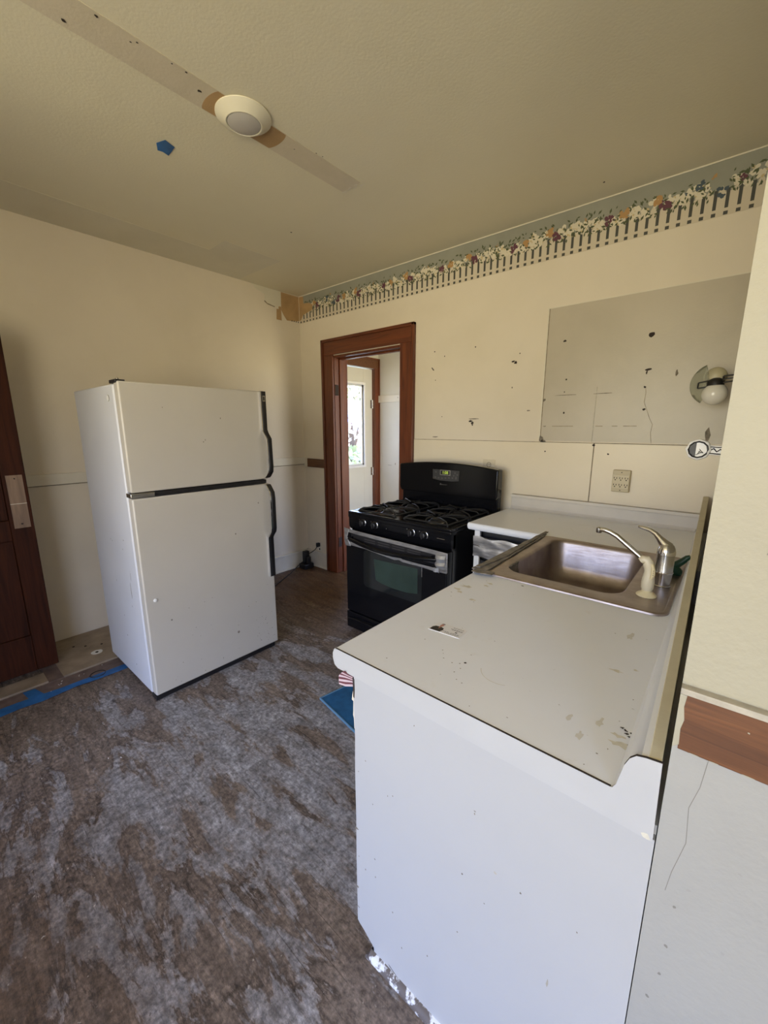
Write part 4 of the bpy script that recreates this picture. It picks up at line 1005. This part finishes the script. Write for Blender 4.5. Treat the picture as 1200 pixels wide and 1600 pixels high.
def unit(x0, blue=False):
    # x0 = place of the ochre-purple pair; repeats to the right
    for dx_, z_ in [(-.30, 2.63), (-.33, 2.655), (-.36, 2.65), (-.23, 2.635), (-.14, 2.665), (-.11, 2.645), (-.08, 2.63), (-.13, 2.63), (.04, 2.66), (.075, 2.64), (.10, 2.655), (.135, 2.668), (.155, 2.64), (.18, 2.66), (-.05, 2.665), (-.20, 2.62)]:
        white(x0+dx_, z_, rnd.uniform(.020, .030)); white(x0+dx_+rnd.uniform(-.02, .02), z_-.012, .018)
    for dx_ in [.005*k for k in range(-76, 42)]:
        leaf(x0+dx_, 2.595+rnd.random()**1.2*.11)
        if rnd.random() < .25: flower(x0+dx_, 2.61+rnd.random()*.06, .008, 5, 2)
    if blue:
        flower(x0+.155, 2.675, .030, 3, 9); flower(x0+.245, 2.625, .030, 3, 10); flower(x0+.20, 2.70, .018, 1, 5); flower(x0+.315, 2.660, .024, 2, 8)
        flower(x0+.10, 2.665, .016, 3, 5)
    else:
        flower(x0+.20-.02, 2.685, .014, 1, 4)
    flower(x0-.175, 2.652, .031, 1, 16); flower(x0-.255, 2.640, .029, 2, 17); flower(x0-.025, 2.665, .029, 1, 15); flower(x0+.015, 2.640, .031, 2, 17); flower(x0-.17, 2.655, .012, 5, 3); flower(x0-.03, 2.668, .012, 5, 3)
unit(-.455, True)
for x_, z_ in [(-.10, 2.68), (-.075, 2.65), (-.05, 2.675), (-.165, 2.665), (-.02, 2.66), (-.12, 2.64)]: white(x_, z_, .022)
flower(-.035, 2.695, .022, 1, 6); flower(-.16, 2.64, .02, 0, 5)
for k in range(40): leaf(-.19+.18*rnd.random(), 2.61+.10*rnd.random())
for k in range(1, 5): unit(-.455-.555*k)
unit(-.455-.555*5, True)
unit(-3.42, True) if False else None
b.use(M['tan']); yt = yw-.002
b.face([(-3.489, yt, 2.764), (-3.42, yt, 2.755), (-3.415, yt, 2.69), (-3.34, yt, 2.685), (-3.28, yt, 2.66), (-3.285, yt, 2.615), (-3.36, yt, 2.60), (-3.43, yt, 2.585), (-3.46, yt, 2.545), (-3.489, yt, 2.54)])
tag(obj('wallpaper_border', b, smooth=False), 'wallpaper border of flowers over a white picket fence under the ceiling', 'wallpaper')

# wall lamp above the sink, on the right wall
wl = thing('wall_lamp', (-.004, 2.60, 1.71), 'black-bracketed wall lamp with globe bulb and chipped glass shade on right wall', 'lamp')
b = B(M['blackmat']); b.box(-.030, -.0035, 2.54, 2.66, 1.66, 1.77); obj('wall_plate', b, wl, bevel=.004)
b = B(M['blackmat'])
def frame(x0, x1, za0, za1, zb0, zb1, y_):
    P = [(x0, y_, za0), (x0, y_, za1), (x1, y_, zb1), (x1, y_, zb0)]
    for p_, q_ in zip(P, P[1:]+P[:1]): b.tube([p_, q_], .0035, 8)
frame(-.178, -.142, 1.686, 1.712, 1.692, 1.720, 2.585); obj('bracket', b, wl); b = B(M['blackmat']); frame(-.085, -.030, 1.708, 1.738, 1.716, 1.742, 2.585)
b.tube([(-.085, 2.585, 1.724), (-.030, 2.585, 1.730)], .003)
obj('bracket', b, wl)
b = B(M['blackmat']); b.lathe((-.112, 2.60, 1.70), [(.034, -.004), (.034, .014), (.028, .024), (.016, .032), (.006, .034)], 24); obj('socket_cap', b, wl)
b = B(M['opal']); r_ = .052; b.lathe((-.110, 2.60, 1.658), [(r_*math.sin(R_(t)), r_*math.cos(R_(t))) for t in range(4, 181, 11)], 28); obj('bulb', b, wl)
b = B(M['dome']); b.lathe((-.116, 2.63, 1.742), [(.044*math.sin(R_(t)), .044*math.cos(R_(t))) for t in range(2, 130, 9)], 28, cap0=True, cap1=False); obj('glass_dome', b, wl)
b = B(M['petal'])
ro = .105; cx_, cz_ = -.105, 1.703
outer = []; inner = []
for k in range(15):
    a = R_(112+9.4*k*.93); outer.append((cx_+ro*math.cos(a), cz_+ro*1.0*math.sin(a)))
rows = []
n = 14
for i in range(n+1):
    t_ = i/n; a = R_(118+120*t_)
    ox, oz = cx_+.105*math.cos(a), cz_+.102*math.sin(a)
    tip0 = (cx_+.105*math.cos(R_(118)), cz_+.102*math.sin(R_(118))); tip1 = (cx_+.105*math.cos(R_(238)), cz_+.102*math.sin(R_(238)))
    ix = tip0[0]*(1-t_)+tip1[0]*t_+.020*math.sin(math.pi*t_); iz = tip0[1]*(1-t_)+tip1[1]*t_
    ro_ = []
    for s_ in (0, .33, .66, 1): ro_.append((ox*(1-s_)+ix*s_, 2.57+.03*math.sin(s_*2.2), oz*(1-s_)+iz*s_))
    for s_ in (1, .66, .33, 0): ro_.append((ox*(1-s_)+ix*s_, 2.574+.03*math.sin(s_*2.2), oz*(1-s_)+iz*s_))
    rows.append(ro_)
b.loft(rows); obj('glass_shade', b, wl, label='pale green curved glass shade')

# paper towel holder arm on the right wall
th_ = thing('towel_holder', (-.004, 1.5, 1.437), 'white paper towel holder arm with octagonal hub sticking out past the wall edge', 'holder')
hc = (-.080, 1.5, 1.437)
b = B(M['whiteplastic']); b.prism([(-.07, 1.494, 1.450), (-.07, 1.494, 1.424), (-.0035, 1.494, 1.420), (-.0035, 1.494, 1.449)], (0, .012, 0)); b.box(-.010, -.0035, 1.46, 1.54, 1.40, 1.47); obj('arm', b, th_, bevel=.003)
b = B(M['whiteplastic']); b.lathe(hc, [(.031, .010), (.031, -.008), (.027, -.012), (.018, -.013)], 8, 'Y'); hub = obj('hub', b, th_, bevel=.002)
b = B(M['blackmat'])
pr_ = [(hc[0]+.0225*math.cos(R_(k)), 1.4865, hc[2]+.0225*math.sin(R_(k))) for k in range(0, 361, 30)]; b.tube(pr_, .0022, 6)
b.face([(hc[0]-.005+.0*k, 1.4862, hc[2]+z_) for k, z_ in ((0, .0195), (0, -.0195))] + [(hc[0]+.0205*math.cos(R_(k)), 1.4862, hc[2]+.0205*math.sin(R_(k))) for k in (250, 225, 200, 180, 160, 135, 110)])
for p_, q_ in (((-.004, -.015), (.012, -.006)), ((.001, -.006), (.013, -.009)), ((.003, .002), (.011, -.008)), ((.0, -.012), (.006, -.002))):
    b.tube([(hc[0]+p_[0], 1.4862, hc[2]+p_[1]), (hc[0]+q_[0], 1.4862, hc[2]+q_[1])], .0008, 5)
b.tube([(-.062, 1.4925, 1.446), (-.035, 1.4925, 1.444), (-.01, 1.4925, 1.446)], .0013, 5); b.tube([(-.060, 1.4925, 1.428), (-.01, 1.4925, 1.424)], .0014, 5)
b.tube([(-.052, 1.4925, 1.436), (-.045, 1.4925, 1.441), (-.038, 1.4925, 1.432), (-.03, 1.4925, 1.439), (-.024, 1.4925, 1.434)], .0018, 5)
obj('hub_marking', b, hub, label='dark outline markings on the hub')

# ---------------------------------------------------------------- ceiling light, tapes, bits on the floor
cl = thing('ceiling_light', (-1.735, 1.13, CZ), 'round white flush ceiling light over the bare ceiling strip', 'ceiling light')
lc = (-1.732, 1.135, CZ-.0022)
b = B(plain('ivory_light_trim', (.74, .70, .56), .4)); b.lathe(lc, [(.112, 0), (.112, -.004), (.105, -.010), (.078, -.026), (.073, -.030), (.069, -.030), (.067, -.026)], 48, cap1=False); obj('trim_ring', b, cl)
b = B(plain('grey_diffuser', (.50, .475, .44), .45)); b.lathe(lc, [(.0675, -.024), (.066, -.029), (.05, -.034), (.025, -.037), (.002, -.038)], 48, cap0=False); obj('diffuser', b, cl)

b = B(M['bluetape']); b.prism([(-2.13, .984, zc-.001), (-2.148, 1.033, zc-.001), (-2.231, 1.040, zc-.001), (-2.222, 1.01, zc-.001), (-2.229, .990, zc-.001), (-2.18, .966, zc-.001)], (0, 0, -.0008))
tag(obj('painters_tape', b), 'square scrap of blue tape stuck on the ceiling', 'tape')
b = B(M['bluetape'])
ed = [(-2.742, -.24), (-2.75, .0), (-2.765, .2), (-2.752, .3), (-2.77, .45), (-2.756, .56), (-2.75, .72)]
b.prism([(x_, y_, .0045) for x_, y_ in ed]+[(-2.813, .72, .0045), (-2.82, .4, .0045), (-2.84, .2, .0045), (-2.85, -.24, .0045)], (0, 0, .0008))
tag(obj('painters_tape', b), 'long strip of blue tape along the floor toward the refrigerator', 'tape')
b = B(M['bluetape']); b.prism([(-2.93, .235, .0045), (-2.925, .29, .0045), (-2.825, .315, .0045), (-2.82, .25, .0045)], (0, 0, .0009))
tag(obj('painters_tape', b), 'short dark blue tape scrap crossing the floor strip', 'tape')
b = B(M['blackmat']); b.tube([(-2.815+.036*math.cos(R_(k)), .574+.040*math.sin(R_(k)), .0075) for k in range(0, 361, 15)], .0022, 7)
tag(obj('rubber_ring', b), 'thin black ring lying on the blue tape near the refrigerator', 'ring')
b = B(M['whiteplastic'])
for x_, y_ in [(-2.877, .495), (-2.876, .519), (-2.894, .412), (-2.863, .389), (-2.829, .347), (-2.906, .62), (-2.297, .455), (-2.015, .401), (-1.974, .441), (-2.291, .461), (-2.885, .50), (-2.87, .40)]:
    z_ = .0046 if x_ < -2.8 else .001
    P = [(x_+random.uniform(-.009, .009), y_+random.uniform(-.006, .006)) for _ in range(3)]
    b.prism([(p[0], p[1], z_) for p in P], (0, 0, .002))
o = tag(obj('paint_chips', b), 'small white paint chips scattered on the floor by the blue tape', 'paint chips'); o['kind'] = 'stuff'

# ---------------------------------------------------------------- outside the hall door
M['grass'] = plain('garden_ground', (.6, .62, .45), .9, var=.4, scale=2)
b = B(M['grass']); b.box(-30, -3.7, -14, 30, -.62, -.6); struct('ground', b, smooth=False)
def tree(x, y, h, r, cols, n, label, seed):
    t_ = thing('tree', (x, y, -.6), label, 'tree'); rn = random.Random(seed)
    b = B(plain('bark', (.10, .07, .05), .9)); b.tube([(x, y, -.6), (x+.05, y, h*.4), (x-.03, y+.05, h*.8)], [.12, .09, .03], 10)
    for k in range(5): a = k*1.26; b.tube([(x, y, h*.35), (x+.5*r*math.cos(a), y+.5*r*math.sin(a), h*.75)], [.04, .015], 6)
    obj('trunk', b, t_)
    b = B(*[plain('leaf', c_, .6) for c_ in cols])
    for _ in range(n):
        u_ = Vector((rn.gauss(0, 1), rn.gauss(0, 1), rn.gauss(0, 1))).normalized()*rn.random()**.4
        c_ = Vector((x+u_.x*r, y+u_.y*r, h*.62+u_.z*h*.42)); d_ = Vector((rn.gauss(0, 1), rn.gauss(0, 1), rn.gauss(0, 1))).normalized(); e_ = d_.orthogonal().normalized(); s_ = rn.uniform(.05, .11)
        b.mi = rn.randrange(len(cols)); b.face([c_-d_*s_, c_+e_*s_*.5, c_+d_*s_, c_-e_*s_*.5])
    obj('foliage', b, t_, smooth=False)
tree(-11.6, 12.4, 4.6, 1.5, [(.45, .55, .22), (.22, .28, .10), (.60, .62, .35)], 1500, 'leafy yellow-green tree seen at the top of the hall door window', 1)
tree(-5.6, 6.0, 1.15, .6, [(.45, .50, .25), (.20, .24, .12)], 520, 'low green shrub at the bottom of the hall door window', 2)
tree(-7.2, 7.2, 2.0, .5, [(.62, .42, .34), (.75, .62, .5), (.5, .5, .35)], 260, 'reddish-brown bush in the middle of the hall door window', 4)
sh = thing('garden_shed', (-9.5, 9.5, -.6), 'shed with a blue-grey sloping roof seen through the hall door window', 'shed')
b = B(plain('shed_wall', (.85, .80, .76), .8)); b.box(-10.6, -8.6, 8.4, 10.6, -.6, 1.5); obj('wall', b, sh)
b = B(plain('shed_roof', (.34, .42, .58), .7, var=.3, scale=6, stretch=(1, 8, 1))); b.prism([(-10.8, 8.2, 1.45), (-8.4, 8.2, 1.45), (-8.4, 8.2, 1.52), (-10.8, 9.5, 2.5), (-10.8, 9.5, 2.4)][:0] or [(-8.3, 8.1, 1.42), (-8.3, 10.9, 1.42), (-9.6, 10.9, 2.25), (-9.6, 8.1, 2.25)], (0, 0, .08))
b.prism([(-10.9, 8.1, 1.42), (-9.6, 8.1, 2.25), (-9.6, 10.9, 2.25), (-10.9, 10.9, 1.42)], (0, 0, .08)); obj('roof', b, sh)
